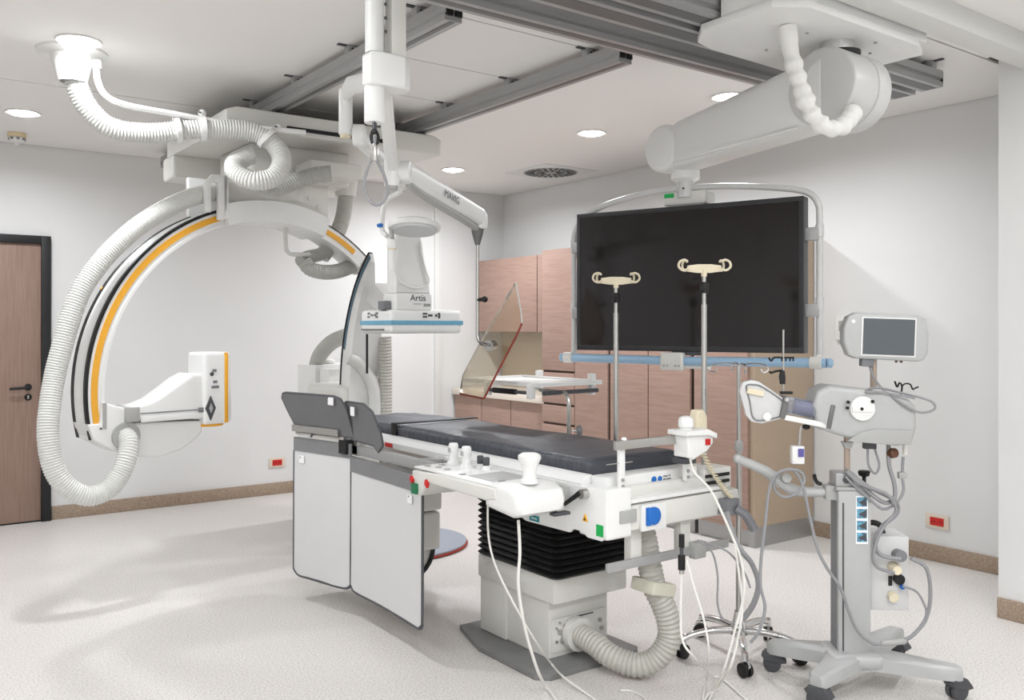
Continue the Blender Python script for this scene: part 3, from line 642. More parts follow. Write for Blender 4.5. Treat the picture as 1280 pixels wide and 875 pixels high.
lv = T(MB().cyl((2.33, 2.665, .845), (2.30, 2.665, .845), .02, n=16), 'brake_clamp', 'steel')
T(MB().cyl((2.302, 2.672, .85), (2.285, 2.745, .795), .011, .008, n=12), 'brake_lever', 'black', lv)
# lower rail at the foot end
T(MB().box(2.38, 3.10, 2.595, 2.61, .535, .572, bev=.003), 'lower_rail', 'alu')
for x in (2.55, 2.84): T(MB().box(x-.03, x+.03, 2.61, 2.65, .55, .70, bev=.003), 'rail_post', 'offwhite')
T(MB().box(2.86, 2.93, 2.575, 2.612, .52, .59, bev=.004), 'rail_clamp', 'grey')
# corrugated service hose
T(MB().hose([(2.68, 2.72, .70), (2.70, 2.71, .60), (2.715, 2.70, .50), (2.735, 2.69, .40), (2.775, 2.665, .30), (2.79, 2.655, .19), (2.75, 2.685, .10), (2.69, 2.745, .062), (2.635, 2.85, .08), (2.625, 2.95, .11), (2.625, 3.09, .125)], .053, pitch=.02, depth=.006, n=18), 'service_hose', 'hose_beige')
T(MB().box(2.66, 2.80, 2.625, 2.76, .375, .43, bev=.01, M=Matrix.Translation((2.73, 2.69, .4)) @ Matrix.Rotation(R(14), 4, 'Y') @ Matrix.Translation((-2.73, -2.69, -.4))), 'hose_clamp', 'clamp_pale')
T(MB().lathe([(.06, -.02), (.075, -.02), (.075, .02), (.06, .03)], (2.625, 3.06, .122), (0, 1, 0)), 'hose_flange', 'offwhite')

# mattress
def mattress(name, label, x0, x1, y0, y1, z0, z1, ny, seed, group=None):
    bm = bmesh.new(); nx = 26; top = []; rad = .03
    def h(x, y):
        wv = .006*noise.noise((x*2.2+y*.9, y*1.7-x*1.2, seed))+.0055*math.sin(26*x+6*y+3*noise.noise((x*3, y*2, seed)))*max(0, noise.noise((x*1.3, y*1.1, seed+9))+.4)
        return wv
    rows = []
    for i in range(ny+1):
        y = y0+(y1-y0)*i/ny; row = []
        sec = []
        for k in range(4): a = R(90*k/3); sec.append((x0+rad-rad*math.cos(a), z1-rad+rad*math.sin(a)))
        for k in range(1, nx): sec.append((x0+rad+(x1-x0-2*rad)*k/nx, z1))
        for k in range(4): a = R(90-90*k/3); sec.append((x1-rad+rad*math.cos(a), z1-rad+rad*math.sin(a)))
        e = min(i, ny-i); drop = (.012 if e == 0 else .003 if e == 1 else 0)
        for x, z in sec: row.append((x, y, z+h(x, y)-drop))
        row.append((x1-.004, y, z0)); row.append((x0+.004, y, z0))
        rows.append(row)
    m = MB(); m.rings(rows); return tag(m.build(name, 'mattress'), label, 'mattress', group)
mattress('mattress', 'dark grey padded mattress on the near end of the table', 2.413, 2.943, 2.735, 4.36, .9005, .962, 90, 1.3)
mattress('mattress', 'short dark grey head cushion at the far end of the table', 2.425, 2.93, 4.37, 5.02, .9005, .958, 40, 4.1)
m = MB(); m.box(2.405, 2.95, 4.335, 4.395, .968, .975, bev=.003); m.box(2.402, 2.409, 4.335, 4.395, .907, .972, bev=.002)
tag(m.build('mattress_strap', 'black'), 'black strap across the mattress joint', 'strap')

# ================================================================ TABLE-SIDE CONSOLE
cn = thing('control_console', 'white control console with joysticks on the near side of the table', 'console', (2.10, 2.95, .80))
YZX = Matrix(((0, 1, 0, 0), (1, 0, 0, 0), (0, 0, 1, 0), (0, 0, 0, 1)))
MB().prism([(3.44, .80), (3.43, .872), (3.2, .885), (2.80, .885), (2.79, .84), (2.86, .825), (3.28, .835), (3.36, .77), (3.40, .765)], 1.98, 2.24, bev=.012, seg=3, M=YZX).build('console_body', 'offwhite', cn)
MB().box(1.985, 2.235, 2.79, 3.42, .884, .892, bev=.004).build('keypad_top', 'white', cn)
MB().box(2.03, 2.21, 2.86, 3.06, .892, .8945, bev=.001).build('touch_panel', 'grey', cn)
MB().prism([(2.88, .80), (2.88, .892), (2.80, .905), (2.71, .902), (2.665, .88), (2.65, .84), (2.66, .80), (2.70, .782)], 1.985, 2.22, bev=.03, seg=3, M=YZX).build('joystick_module', 'white', cn)
for x, y in ((2.163, 3.376), (2.146, 3.246)):
    j = MB().lathe([(.03, .892), (.028, .9), (.02, .91), (.02, .945), (.022, .95), (.022, .975), (.018, .984), (.001, .985)], (x, y, 0)).build('joystick', 'white', cn)
    MB().box(x-.026, x-.02, y-.008, y+.008, .945, .965, bev=.002).build('thumb_button', 'grey', j)
MB().lathe([(.022, .892), (.02, .9), (.012, .905), (.012, .935), (.001, .938)], (2.083, 3.15, 0)).build('joystick', 'white', cn)
for x, y in ((2.195, 3.21), (2.185, 3.15)):
    j = MB().lathe([(.022, .892), (.018, .902), (.013, .906), (.013, .912)], (x, y, 0)).build('toggle_base', 'white', cn)
    MB().lathe([(.014, .91), (.0145, .915), (.0145, .942), (.012, .945), (.001, .945)], (x, y, 0)).build('toggle', 'darkgrey', j)
jm = MB().lathe([(.034, .905), (.034, .918), (.028, .924), (.026, .95), (.034, .975), (.045, 1.0), (.044, 1.012), (.03, 1.02), (.001, 1.021)], (2.085, 2.715, 0), n=28).build('large_joystick', 'white', cn)
for k, (x, y) in enumerate(((2.05, 3.32), (2.05, 3.25), (2.03, 3.1), (2.2, 3.24), (2.03, 3.38), (2.10, 3.37))):
    MB().box(x-.012, x+.012, y-.012, y+.012, .8925, .8955, bev=.002).build('key', 'grey', cn)
MB().box(2.02, 2.045, 2.80, 2.83, .899, .904).build('key', 'midgrey', cn)
for y in (3.425, 3.30): MB().prism([(y, .85), (y-.018, .835), (y-.012, .815), (y+.006, .83)], 1.968, 1.981, M=YZX).build('arrow_red', 'red', cn)
MB().prism([(3.415, .775), (3.375, .775), (3.375, .82), (3.415, .82)], 1.966, 1.982, M=YZX).build('label_green', 'green_dark', cn)
MB().box(2.17, 2.25, 2.665, 2.70, .772, .785, bev=.004).build('hand_guard', 'darkgrey', cn)
MB().box(2.22, 2.31, 2.74, 2.84, .80, .865, bev=.006).build('rail_clamp', 'grey', cn)
MB().box(2.24, 2.33, 3.2, 3.34, .80, .865, bev=.006).build('rail_clamp', 'grey', cn)
lb = MB().box(2.326, 2.3295, 2.965, 3.03, .678, .703, bev=.001)
q = lb.build('maker_plate', 'teal', tb); text('SIEMENS', .011, 'white', q, (2.3255, 2.997, .69), (0, -1, 0), (0, 0, 1))

# ================================================================ SECOND CONTROL AND BRACKET AT THE FOOT END
hb = thing('foot_end_bracket', 'steel bracket bar with two posts on the foot end of the table', 'bracket', (2.60, 2.60, .88))
MB().box(2.425, 2.455, 2.575, 2.59, .86, 1.045, bev=.002).build('post', 'white', hb)
MB().box(2.80, 2.83, 2.575, 2.59, .86, 1.0, bev=.002).build('post', 'white', hb)
MB().box(2.39, 2.88, 2.558, 2.575, 1.022, 1.058, bev=.003).build('cross_bar', 'steel', hb)
for x in (2.44, 2.815):
    for z in (.875, .90): MB().cyl((x, 2.575, z), (x, 2.569, z), .007, n=10).build('bolt', 'steel', hb)
MB().sph((2.44, 2.566, 1.062), .012, (1, 1, .7)).build('cap', 'white', hb)
MB().box(2.36, 2.50, 2.578, 2.582, .965, .968).build('pin', 'steel', hb)
HM = Matrix.Translation((2.79, 2.535, 1.02)) @ Matrix.Diagonal((.86, .86, .86, 1)) @ Matrix.Translation((-2.835, -2.52, -1.055))
def HC(mb, *a): mb.bm.transform(HM); return mb.build(*a)
hc = thing('hand_control', 'white hand control with round knob at the foot end of the table', 'control', (2.82, 2.55, .98))
HC(MB().prism([(2.755, 1.098), (2.755, 1.122), (2.90, 1.118), (2.94, 1.10), (2.94, 1.055), (2.90, 1.02), (2.80, .985), (2.765, 1.0), (2.765, 1.05)], 2.47, 2.57, bev=.012, seg=3), 'control_body', 'white', hc)
HC(MB().prism([(2.735, 1.105), (2.735, 1.127), (2.88, 1.13), (2.945, 1.105), (2.945, 1.08), (2.88, 1.10)], 2.45, 2.58, bev=.006), 'top_plate', 'white', hc)
HC(MB().lathe([(.03, 1.12), (.03, 1.135), (.036, 1.14), (.037, 1.17), (.03, 1.185), (.012, 1.192), (.001, 1.192)], (2.80, 2.52, 0)), 'knob', 'white', hc)
HC(MB().box(2.88, 2.91, 2.461, 2.472, 1.05, 1.08, bev=.003), 'button_red', 'red', hc)
HC(MB().box(2.76, 2.84, 2.49, 2.57, .965, .99, bev=.004), 'clamp', 'darkgrey', hc)
hd = thing('handset', 'cream handset hanging beside the white hand control', 'handset', (2.91, 2.57, 1.05))
MB().prism([(2.885, 1.02), (2.885, 1.125), (2.895, 1.15), (2.93, 1.15), (2.952, 1.12), (2.952, 1.01), (2.93, .99)], 2.585, 2.635, bev=.012, seg=3).build('handset_body', 'cream', hd)
cs = []
for k in range(140):
    t_ = k/139; a = k*.9; c0 = Vector((2.92, 2.61, 1.0)).lerp(Vector((3.04, 2.53, .77)), t_)
    cs.append(c0+Vector((math.cos(a)*.011, math.sin(a)*.011, -.02*math.sin(math.pi*t_))))
MB().tube(cs, .0035, n=5, sub=1).build('coiled_cord', 'cream', hd)

# ================================================================ LEAD DRAPES
def drape(label, p0, p1, z0, z1, slope0, name='lead_drape', band=.075, wob=.01, tagu=.15, seed=1.):
    """hanging sheet between ground points p0 (left) and p1 (right)"""
    a = Vector((*p0, 0)); b = Vector((*p1, 0)); d = (b-a).normalized(); nrm = Vector((d.y, -d.x, 0)); W = (b-a).length
    if nrm.dot(Vector((-1, -1, 0))) < 0: nrm = -nrm
    t = thing(name, label, 'lead drape', ((a+b)/2)+Vector((0, 0, z0)), group='lead drapes hanging from the table rail')
    def pt(u, v, off=0):
        r = .05; zz = z0+(z1-z0)*v
        wv = wob*(1-v)*math.sin(3*u*W/.5+seed)+wob*.5*(1-v)*noise.noise((u*3, v*2, seed))
        return a+d*(u*W)+nrm*(wv+off)+Vector((0, 0, zz))
    def sheet(v0, v1, off, nx=18, nz=22, rr=.05, th=.006):
        m = MB(); rows = []
        for j in range(nz+1):
            v = v0+(v1-v0)*j/nz; dz = (v-v0)*(z1-z0); ins = 0
            if dz < rr and v0 == 0: ins = (rr-math.sqrt(max(0, rr*rr-(rr-dz)**2)))/W
            row = [pt(ins+(1-2*ins)*i/nx, v, off) for i in range(nx+1)]+[pt(ins+(1-2*ins)*i/nx, v, off-th) for i in range(nx, -1, -1)]
            rows.append(row)
        m.rings(rows); return m
    vb = 1-band/(z1-z0)
    s_ = sheet(0, vb, 0).build('sheet', 'drape_white', t)
    sheet(vb, 1, .003, nz=3, th=.012).build('top_band', 'drape_grey', t)
    ed = [(0, vb), (0, .5), (0, .08), (.012, .03), (.05/W, .0), (.3, 0), (.6, 0), (1-.05/W, 0), (1-.012, .03), (1, .08), (1, .5), (1, vb)]
    MB().tube([pt(u, v, -.003) for u, v in ed], .007, n=6, sub=8).build('piping', 'piping', s_)
    tg = MB(); c = pt(tagu, vb-.055, .004); M = Matrix((d, nrm, Vector((0, 0, 1)))).transposed().to_4x4(); M.translation = c
    tg.box(-.022, .022, 0, .003, -.02, .02, M=M); k = tg.build('care_tag', 'tag', s_)
    MB().cyl(M @ Vector((-.01, .003, .01)), M @ Vector((-.01, .0045, .01)), .004, n=10).build('tag_dot', 'darkgrey', k)
    return t
drape('white lead drape with grey top band, the left one hanging beside the table', (1.955, 4.68), (2.065, 4.205), .145, .90, 0, tagu=.16, seed=.4)
drape('white lead drape with grey top band, the right one nearest the console', (2.065, 4.20), (2.035, 3.435), .15, .835, 0, tagu=.86, wob=.006, seed=2.)
fl = thing('lead_flap_shield', 'grey folded lead flap standing up behind the left drape', 'lead flap', (2.0, 4.45, .90))
def flap(poly, a, d, nrm, lean, th, name, m, par):
    rows = []; A_ = Vector(a); D_ = Vector(d).normalized(); N_ = Vector(nrm).normalized()
    front = [A_+D_*x+Vector((0, 0, z))+N_*(lean*z) for x, z in poly]; back = [p-N_*th for p in front]
    bm = bmesh.new(); vf = [bm.verts.new(p) for p in front]; vb_ = [bm.verts.new(p) for p in back]; n = len(vf)
    bm.faces.new(vf); bm.faces.new(vb_[::-1])
    for i in range(n): bm.faces.new((vf[i], vb_[i], vb_[(i+1) % n], vf[(i+1) % n]))
    bmesh.ops.recalc_face_normals(bm, faces=bm.faces[:])
    mm = MB(); mm.merge(bm); o = mm.build(name, m, par)
    e = MB(); e.tube([p-N_*th/2 for p in front], .006, n=6, sub=1, closed=True); e.build('piping', 'piping', o)
    return o
dl = (Vector((2.065, 4.205, 0))-Vector((1.955, 4.68, 0)))
flap([(.04, .02), (-.02, .14), (-.045, .2), (-.03, .225), (.0, .232), (.42, .232), (.47, .22), (.50, .17), (.52, .02)], (1.955, 4.68, .915), dl, (-.97, -.22, 0), .25, .008, 'flap', 'drape_dark', fl)
flap([(.0, .04), (-.05, .19), (-.04, .225), (-.01, .235), (.16, .235), (.24, .2), (.30, .1), (.31, .04), (.26, .0), (.22, .03)], (2.07, 4.20, .885), (.05, -1, 0), (-1, 0, 0), .12, .008, 'flap', 'drape_dark', fl)
ta = MB().box(2.03, 2.034, 4.10, 4.14, 1.055, 1.10).build('care_tag', 'tag', fl)
MB().box(1.985, 1.99, 4.25, 4.31, 1.10, 1.14).build('care_tag', 'tag', fl)
MB().tube([(1.96, 4.655, .925), (1.985, 4.55, .928), (2.05, 4.24, .925)], .010, smooth=False).build('hinge_bar', 'steel', fl)
MB().box(-.2, .2, -.012, -.006, .0, .035, M=Matrix.Translation((1.99, 4.47, .935)) @ Matrix.Rotation(math.atan2(dl.y, dl.x), 4, 'Z')).build('hinge_plate', 'steel', fl)
MB().cyl((1.985, 4.47, .955), (1.975, 4.50, .915), .006, n=8).build('latch', 'darkgrey', fl)
am = thing('drape_carrier_arm', 'aluminium carrier arm holding the lead drapes to the table rail', 'bracket', (2.12, 3.85, .84))
MB().box(2.085, 2.125, 3.43, 4.26, .845, .893, bev=.004).build('arm_profile', 'alu', am)
MB().box(2.065, 2.09, 3.44, 4.22, .823, .836, bev=.003).build('drape_bar', 'steel', am)
MB().cyl((2.105, 3.43, .868), (2.105, 3.41, .868), .022, n=18).build('end_knob', 'black', am)
MB().cyl((2.11, 3.43, .868), (2.2, 3.40, .868), .014, n=12).build('pivot', 'steel', am)
MB().box(2.12, 2.33, 3.72, 3.80, .83, .86, bev=.003).build('rail_arm', 'alu', am)
MB().box(2.04, 2.085, 4.22, 4.30, .845, .92, bev=.003).build('joint_block', 'black', am)
MB().box(2.085, 2.13, 4.17, 4.26, .84, .93, bev=.004).build('joint_plate', 'steel', am)

# ================================================================ TRAY ON THE FAR RAIL
tr = thing('instrument_tray', 'white instrument tray on a bent steel post beyond the mattress', 'tray', (3.05, 3.63, .84))
c0 = Vector((3.1, 4.02, 1.2)); M = Matrix.Translation(c0) @ Matrix.Rotation(R(3), 4, 'Z')
MB().box(-.23, .23, -.34, .34, -.012, 0, bev=.004, M=M).build('tray_top', 'white', tr)
m = MB()
for b in ((-.23, .23, -.34, -.325), (-.23, .23, .325, .34), (-.23, -.215, -.325, .325), (.215, .23, -.325, .325)): m.box(*b, 0, .012, bev=.003, M=M)
m.build('tray_rim', 'white', tr)
for x, y in ((-.235, -.27), (-.235, .1), (.235, -.25), (.235, .2)):
    MB().box(x-.018, x+.018, y-.018, y+.018, -.075, .045 if x > 0 else .0, bev=.006, M=M).build('corner_grip', 'white', tr)
MB().tube([M @ Vector((-.235, -.27, -.045)), M @ Vector((-.235, .1, -.045))], .01, smooth=False).build('side_bar', 'darkgrey', tr)
MB().tube([M @ Vector((-.2, -.33, -.045)), M @ Vector((.2, -.33, -.045))], .012, smooth=False).build('side_bar', 'darkgrey', tr)
MB().box(-.245, -.225, -.15, .05, -.06, -.03, bev=.006, M=M).build('grip_sleeve', 'black', tr)
MB().tube([(3.05, 3.63, .83), (3.05, 3.63, 1.0), (3.05, 3.63, 1.10), (3.05, 3.65, 1.145), (3.05, 3.69, 1.155), (3.07, 3.9, 1.155)], .011).build('post', 'steel', tr)
kb = MB().cyl((3.06, 3.62, .955), (3.11, 3.59, .955), .006, n=10).build('knob_stem', 'steel', tr)
MB().lathe([(.001, .03), (.024, .03), (.028, .04), (.028, .05), (.02, .056), (.001, .056)], (3.06, 3.62, .955), (.85, -.5, 0)).build('knob', 'midgrey', kb)

# ================================================================ DRIP POLES ON THE TABLE
def iv_pole(label, x, y, z0, z1):
    t = thing('drip_pole', label, 'drip pole', (x, y, z0), group='drip poles clamped to the table')
    MB().cyl((x, y, z0), (x, y, z1-.16), .0125, n=16).build('lower_tube', 'steel', t)
    MB().cyl((x, y, z1-.17), (x, y, z1-.02), .009, n=14).build('upper_tube', 'steel', t)
    k = MB().lathe([(.018, -.02), (.02, -.01), (.02, .02), (.015, .03), (.009, .03)], (x, y, z1-.09)).build('lock_collar', 'black', t)
    MB().cyl((x-.02, y-.01, z1-.085), (x-.034, y-.018, z1-.085), .011, n=12).build('lock_knob', 'black', k)
    MB().box(x-.012, x+.03, y-.03, y+.03, .815, .868, bev=.004).build('rail_clamp', 'grey', t)
    h = MB().cyl((x, y, z1-.035), (x, y, z1-.005), .013, n=14)
    d = Vector((.8, -.6, 0)); p = Vector((.6, .8, 0)); c = Vector((x, y, z1))
    h.sweep([c-d*.075, c-d*.03, c, c+d*.03, c+d*.075], lambda i: [(a*(.013+.006*(i in (1, 2, 3))), b*.008) for a, b in ((-1, -1), (1, -1), (1, 1), (-1, 1))], up=(0, 0, 1))
    h.build('hook_bar', 'cream', t)
    for s in (-1, 1):
        for q in (0, 1):
            o = c+d*(s*.07)+p*(.012*(1 if q else -1)); e = (d*s if q == 0 else d*s*.5+p*.3)
            MB().tube([o, o+e*.025+Vector((0, 0, -.008)), o+e*.045+Vector((0, 0, .008)), o+e*.04+Vector((0, 0, .03)), o+e*.02+Vector((0, 0, .038)), o+e*.005+Vector((0, 0, .03))], .0055, n=7).build('hook', 'cream', t)
iv_pole('thin drip pole with cream hooks, the lower one further along the table', 3.052, 3.267, .815, 1.735)
iv_pole('thin drip pole with cream hooks, the taller one near the hand control', 3.052, 2.695, .815, 1.765)

# ================================================================ MONITOR BOOM
bo = thing('monitor_boom', 'thick white ceiling boom that carries the large black monitor', 'boom', (3.48, 2.31, 2.4))
MB().prism([(2.88, 2.56), (2.98, 2.67), (3.1, 2.70), (3.75, 2.72), (3.95, 2.66), (3.95, 2.18), (3.8, 2.115), (3.0, 2.115), (2.88, 2.2)], 2.752, 2.786, bev=.008, M=XZ).build('carriage_plate', 'white', bo)
MB().prism([(2.89, 2.21), (2.89, 2.46), (3.06, 2.46), (3.06, 2.12), (3.0, 2.12)], 2.786, 2.90, bev=.006, M=XZ).build('carriage_cover', 'white', bo)
MB().box(3.07, 3.9, 2.13, 2.46, 2.785, 2.90, bev=.01).build('carriage_box', 'white', bo)
for x, y in ((3.25, 2.3), (3.3, 2.55), (3.72, 2.3), (3.6, 2.2)): MB().cyl((x, y, 2.752), (x, y, 2.746), .007, n=10).build('bolt', 'grey', bo)
MB().cyl((3.48, 2.31, 2.70), (3.48, 2.31, 2.752), .075, n=28).build('swivel_ring', 'chrome', bo)
MB().cyl((3.49, 2.30, 2.69), (3.49, 2.30, 2.71), .085, n=28).build('swivel_brake', 'black', bo)
dr = MB().cyl((3.36, 2.31, 2.545), (3.54, 2.31, 2.545), .168, n=48, bev=.012).build('drum', 'silver_paint', bo)
MB().cyl((3.546, 2.31, 2.545), (3.64, 2.31, 2.545), .168, n=48, bev=.012).build('drum_cap', 'silver_paint', bo)
rows = []
for k in range(15):
    f = k/14; y = 2.31+1.03*f; cz = 2.545-.085*f; hz = .155-.03*f; hx = .12-.02*f; cxx = 3.47+.10*f
    if k == 14: hz *= .8; hx *= .8
    rows.append([(cxx+hx*math.copysign(abs(math.cos(a))**.45, math.cos(a)), y, cz+hz*math.copysign(abs(math.sin(a))**.45, math.sin(a))) for a in [2*math.pi*(q+.5)/24 for q in range(24)]])
m = MB(); m.rings(rows); m.build('boom_arm', 'white', bo)
MB().box(3.375, 3.39, 2.45, 3.2, 2.385, 2.395, bev=.003, M=Matrix.Translation((0, 2.45, 2.39)) @ Matrix.Rotation(R(-3.0), 4, 'X') @ Matrix.Translation((0, -2.45, -2.39))).build('trim_line', 'white', bo)
MB().cyl((3.46, 3.36, 2.46), (3.68, 3.36, 2.46), .128, n=36, bev=.03).build('end_joint', 'white', bo)
MB().lathe([(.05, 2.36), (.075, 2.345), (.075, 2.30), (.05, 2.285)], (3.60, 3.31, 0)).build('joint_collar', 'white', bo)
jn = MB().cyl((3.60, 3.31, 2.29), (3.60, 3.31, 2.20), .045, n=24).build('joint_post', 'silver_paint', bo)
for k in range(4):
    a = R(90*k+30); MB().cyl((3.60+.045*math.cos(a), 3.31+.045*math.sin(a), 2.245), (3.60+.05*math.cos(a), 3.31+.05*math.sin(a), 2.245), .006, n=8).build('bolt', 'darkgrey', jn)
# fabric sleeve hanging from the carriage
SP = [(3.117, 2.299, 2.751), (3.125, 2.293, 2.655), (3.135, 2.261, 2.523), (3.155, 2.221, 2.393), (3.202, 2.186, 2.327), (3.268, 2.163, 2.325), (3.335, 2.163, 2.367), (3.388, 2.174, 2.41)]
path = resample(cr_path(SP, 10), .008)
n_ = 16; cc = [(math.cos(2*math.pi*k/n_), math.sin(2*math.pi*k/n_)) for k in range(n_)]
m = MB(); m.sweep(path, lambda i: [((.035+.008*noise.noise((i*.16, a*1.8, b*1.8))+.005*math.sin(i*.9+2*a)*min(1, i/45))*q for q in (a, b)) for a, b in cc])
m.build('cable_sleeve', 'cloth_white', bo)
MB().cyl((3.385, 2.176, 2.407), (3.411, 2.181, 2.426), .02, n=12).build('sleeve_end', 'black', bo)

# ================================================================ LARGE MONITOR
MR = R(-70.8)
mo = thing('large_monitor', 'large black flat monitor in a tubular frame with a blue handle bar', 'monitor', (3.558, 3.296, 1.374), MR)
MM = frame((3.558, 3.296, 0), MR); 
def G(mb, name, m, parent=None, **k):
    mb.bm.transform(MM); return mb.build(name, m, parent or mo, **k)
hw = .645
bz = G(MB().box(-hw, hw, .0, .075, 1.374, 2.152, bev=.004), 'housing', 'bezel_side')
m = MB()
for b in ((-hw, hw, 2.128, 2.152), (-hw, hw, 1.374, 1.402)): m.box(b[0], b[1], -.006, .001, b[2], b[3], bev=.0015)
for b in ((-hw, -hw+.024), (hw-.024, hw)): m.box(b[0], b[1], -.006, .001, 1.402, 2.128, bev=.0015)
G(m, 'bezel', 'bezel')
G(MB().box(-hw+.024, hw-.024, -.003, -.001, 1.402, 2.128), 'screen', 'screen_black')
fp = [(-.69, .04, 1.345), (-.69, .04, 1.7), (-.69, .04, 1.98), (-.68, .04, 2.06), (-.64, .04, 2.12), (-.55, .04, 2.175), (-.41, .04, 2.215), (-.2, .04, 2.245), (.02, .04, 2.252), (.25, .04, 2.24), (.465, .04, 2.215), (.6, .04, 2.19), (.67, .04, 2.16), (.703, .04, 2.11), (.71, .04, 2.04), (.71, .04, 1.7), (.71, .04, 1.345)]
G(MB().tube(fp, .0165, n=12), 'frame_tube', 'silver_paint')
for x0, x1 in ((-.69, -hw), (hw, .71)):
    for z in (1.965, 1.587):
        G(MB().box(min(x0, x1)-.0, max(x0, x1)+.0, .015, .065, z-.032, z+.032, bev=.004), 'frame_clamp', 'alu')
for x in (-.69, .71):
    for z in (1.98, 1.62): G(MB().lathe([(.017, -.03), (.0205, -.03), (.0205, .03), (.017, .03)], (x, .04, z)), 'tube_sleeve', 'silver_paint')
G(MB().tube([(-.72, -.02, 1.33), (.0, -.03, 1.325), (.76, -.02, 1.33)], .024, n=16, smooth=False), 'handle_bar', 'handle_blue')
for x in (-.69, .71):
    G(MB().lathe([(.024, -.03), (.031, -.026), (.031, .026), (.024, .03)], (x, -.02, 1.33), (1, 0, 0)), 'handle_collar', 'offwhite')
    G(MB().cyl((x, -.02, 1.335), (x, .04, 1.36), .016, n=12), 'handle_stub', 'offwhite')
for x in (-.735, .775): G(MB().sph((x, -.02, 1.33), .024, (.7, 1, 1), n=12), 'handle_end', 'handle_blue')
kp = G(MB().box(-.10, .03, -.065, -.02, 1.275, 1.37, bev=.012, seg=3), 'keypad_box', 'offwhite')
for x in (-.075, -.055, -.01, .01): G(MB().cyl((x, -.065, 1.30), (x, -.069, 1.30), .006, n=10), 'key', 'grey', kp)
G(MB().box(.03, .16, -.03, .03, 1.285, 1.305, bev=.004), 'keypad_bracket', 'offwhite')
G(MB().box(-.06, .1, .0, .06, 1.355, 1.376, bev=.003), 'handle_mount', 'darkgrey')
mt = G(MB().box(-.12, .12, .03, .17, 2.165, 2.235, bev=.008), 'ceiling_mount', 'offwhite')
G(MB().prism([(-.12, 2.165), (.12, 2.165), (.09, 2.15), (-.05, 2.15)], .03, .15), 'mount_base', 'grey', mt)
G(MB().box(-.115, -.06, .027, .0305, 2.205, 2.228), 'green_label', 'green', mt)

# ================================================================ CEILING PENDANT WITH TWO ARMS
pe = thing('ceiling_pendant', 'white ceiling pendant column with two jointed arms and a hanging cable loop', 'pendant', (1.525, 2.913, 2.2))
MB().cyl((1.525, 2.913, 2.5), (1.525, 2.913, 2.76), .034, n=28).build('column', 'white', pe)
MB().box(1.40, 1.70, 2.80, 3.02, 2.745, 2.786, bev=.006).build('ceiling_trolley', 'white', pe)
MB().box(1.575, 1.635, 2.87, 2.93, 2.46, 2.72, bev=.008).build('cable_duct', 'offwhite', pe)
MB().prism([(1.49, 2.87), (1.525, 2.855), (1.62, 2.855), (1.66, 2.89), (1.66, 2.97), (1.60, 2.99), (1.52, 2.97), (1.485, 2.93)], 2.375, 2.495, bev=.012, seg=3, M=XZ).build('hub', 'white', pe)
MB().cyl((1.525, 2.913, 2.245), (1.525, 2.913, 2.38), .037, n=28, bev=.004).build('lower_spigot', 'white', pe)
for z in (2.58, 2.63, 2.68): MB().cyl((1.555, 2.893, z), (1.562, 2.888, z), .006, n=8).build('screw', 'darkgrey', pe)
def limb(pts, r0, r1, name, m='white', par=None):
    mm = MB(); P = [Vector(p) for p in pts]
    mm.sweep(P, lambda i: [(a*(r0+(r1-r0)*i/(len(P)-1))*1.25, b*(r0+(r1-r0)*i/(len(P)-1))*.85) for a, b in [(math.copysign(abs(math.cos(t))**.6, math.cos(t)), math.copysign(abs(math.sin(t))**.6, math.sin(t))) for t in [2*math.pi*(k+.5)/16 for k in range(16)]]], up=(0, 0, 1))
    return mm.build(name, m, par or pe)
e1 = Vector((1.729, 3.571, 2.444)); e2 = Vector((1.941, 3.539, 2.2))
limb([(1.55, 2.95, 2.43), (1.60, 3.1, 2.45), Vector((1.68, 3.42, 2.52)), e1+Vector((0, 0, .08))], .034, .026, 'first_arm')
MB().cyl(e1+Vector((0, 0, .10)), e1+Vector((0, 0, -.10)), .03, n=22, bev=.004).build('elbow', 'white', pe)
MB().cyl(e1+Vector((0, 0, -.10)), e1+Vector((0, 0, -.112)), .024, n=18).build('elbow_cap', 'cream', pe)
j1 = Vector((1.785, 3.567, 2.346)); q = Vector((2.201, 3.906, 2.21))
MB().cyl(j1-Vector((.02, .05, 0))+Vector((0, .05, 0)), j1+Vector((.02, -.03, 0)), .048, n=24, bev=.005).build('joint_disc', 'white', pe)
limb([j1, j1.lerp(q, .5)+Vector((0, 0, .01)), q], .03, .024, 'spring_arm')
limb([(1.58, 2.96, 2.42), (1.7, 3.15, 2.38), e2.lerp(Vector((1.6, 2.97, 2.4)), .3)+Vector((0, 0, .0)), e2+Vector((0, 0, .03))], .036, .028, 'second_arm')
MB().cyl(e2+Vector((0, 0, .05)), e2+Vector((0, 0, -.065)), .036, n=22, bev=.004).build('elbow', 'white', pe)
MB().cyl(e2+Vector((0, 0, -.065)), e2+Vector((0, 0, -.078)), .026, n=18).build('elbow_cap', 'grey', pe)
j2 = Vector((2.002, 3.531, 2.205))
MB().cyl(j2-Vector((.03, -.02, 0)), j2+Vector((.02, -.02, 0)), .05, n=24, bev=.006).build('joint_disc', 'white', pe)
q2 = Vector((2.653, 3.883, 2.082))
sa = limb([j2, j2.lerp(q2, .25), j2.lerp(q2, .5), j2.lerp(q2, .75), q2], .04, .038, 'spring_arm')
ud = (q2-j2).normalized(); toc = Vector((-.5934, -.8049, 0)); nn = toc-ud*toc.dot(ud); nn.normalize()
text('MAVIG', .05, 'midgrey', sa, j2.lerp(q2, .5)+nn*.042+Vector((0, 0, .006)), ud, (0, 0, 1))
MB().tube([j2+Vector((.02, 0, -.055)), j2.lerp(q2, .3)+Vector((0, 0, -.06)), j2.lerp(q2, .7)+Vector((0, 0, -.062)), q2+Vector((-.02, 0, -.06))], .018, n=10).build('spring_strut', 'grey', pe)
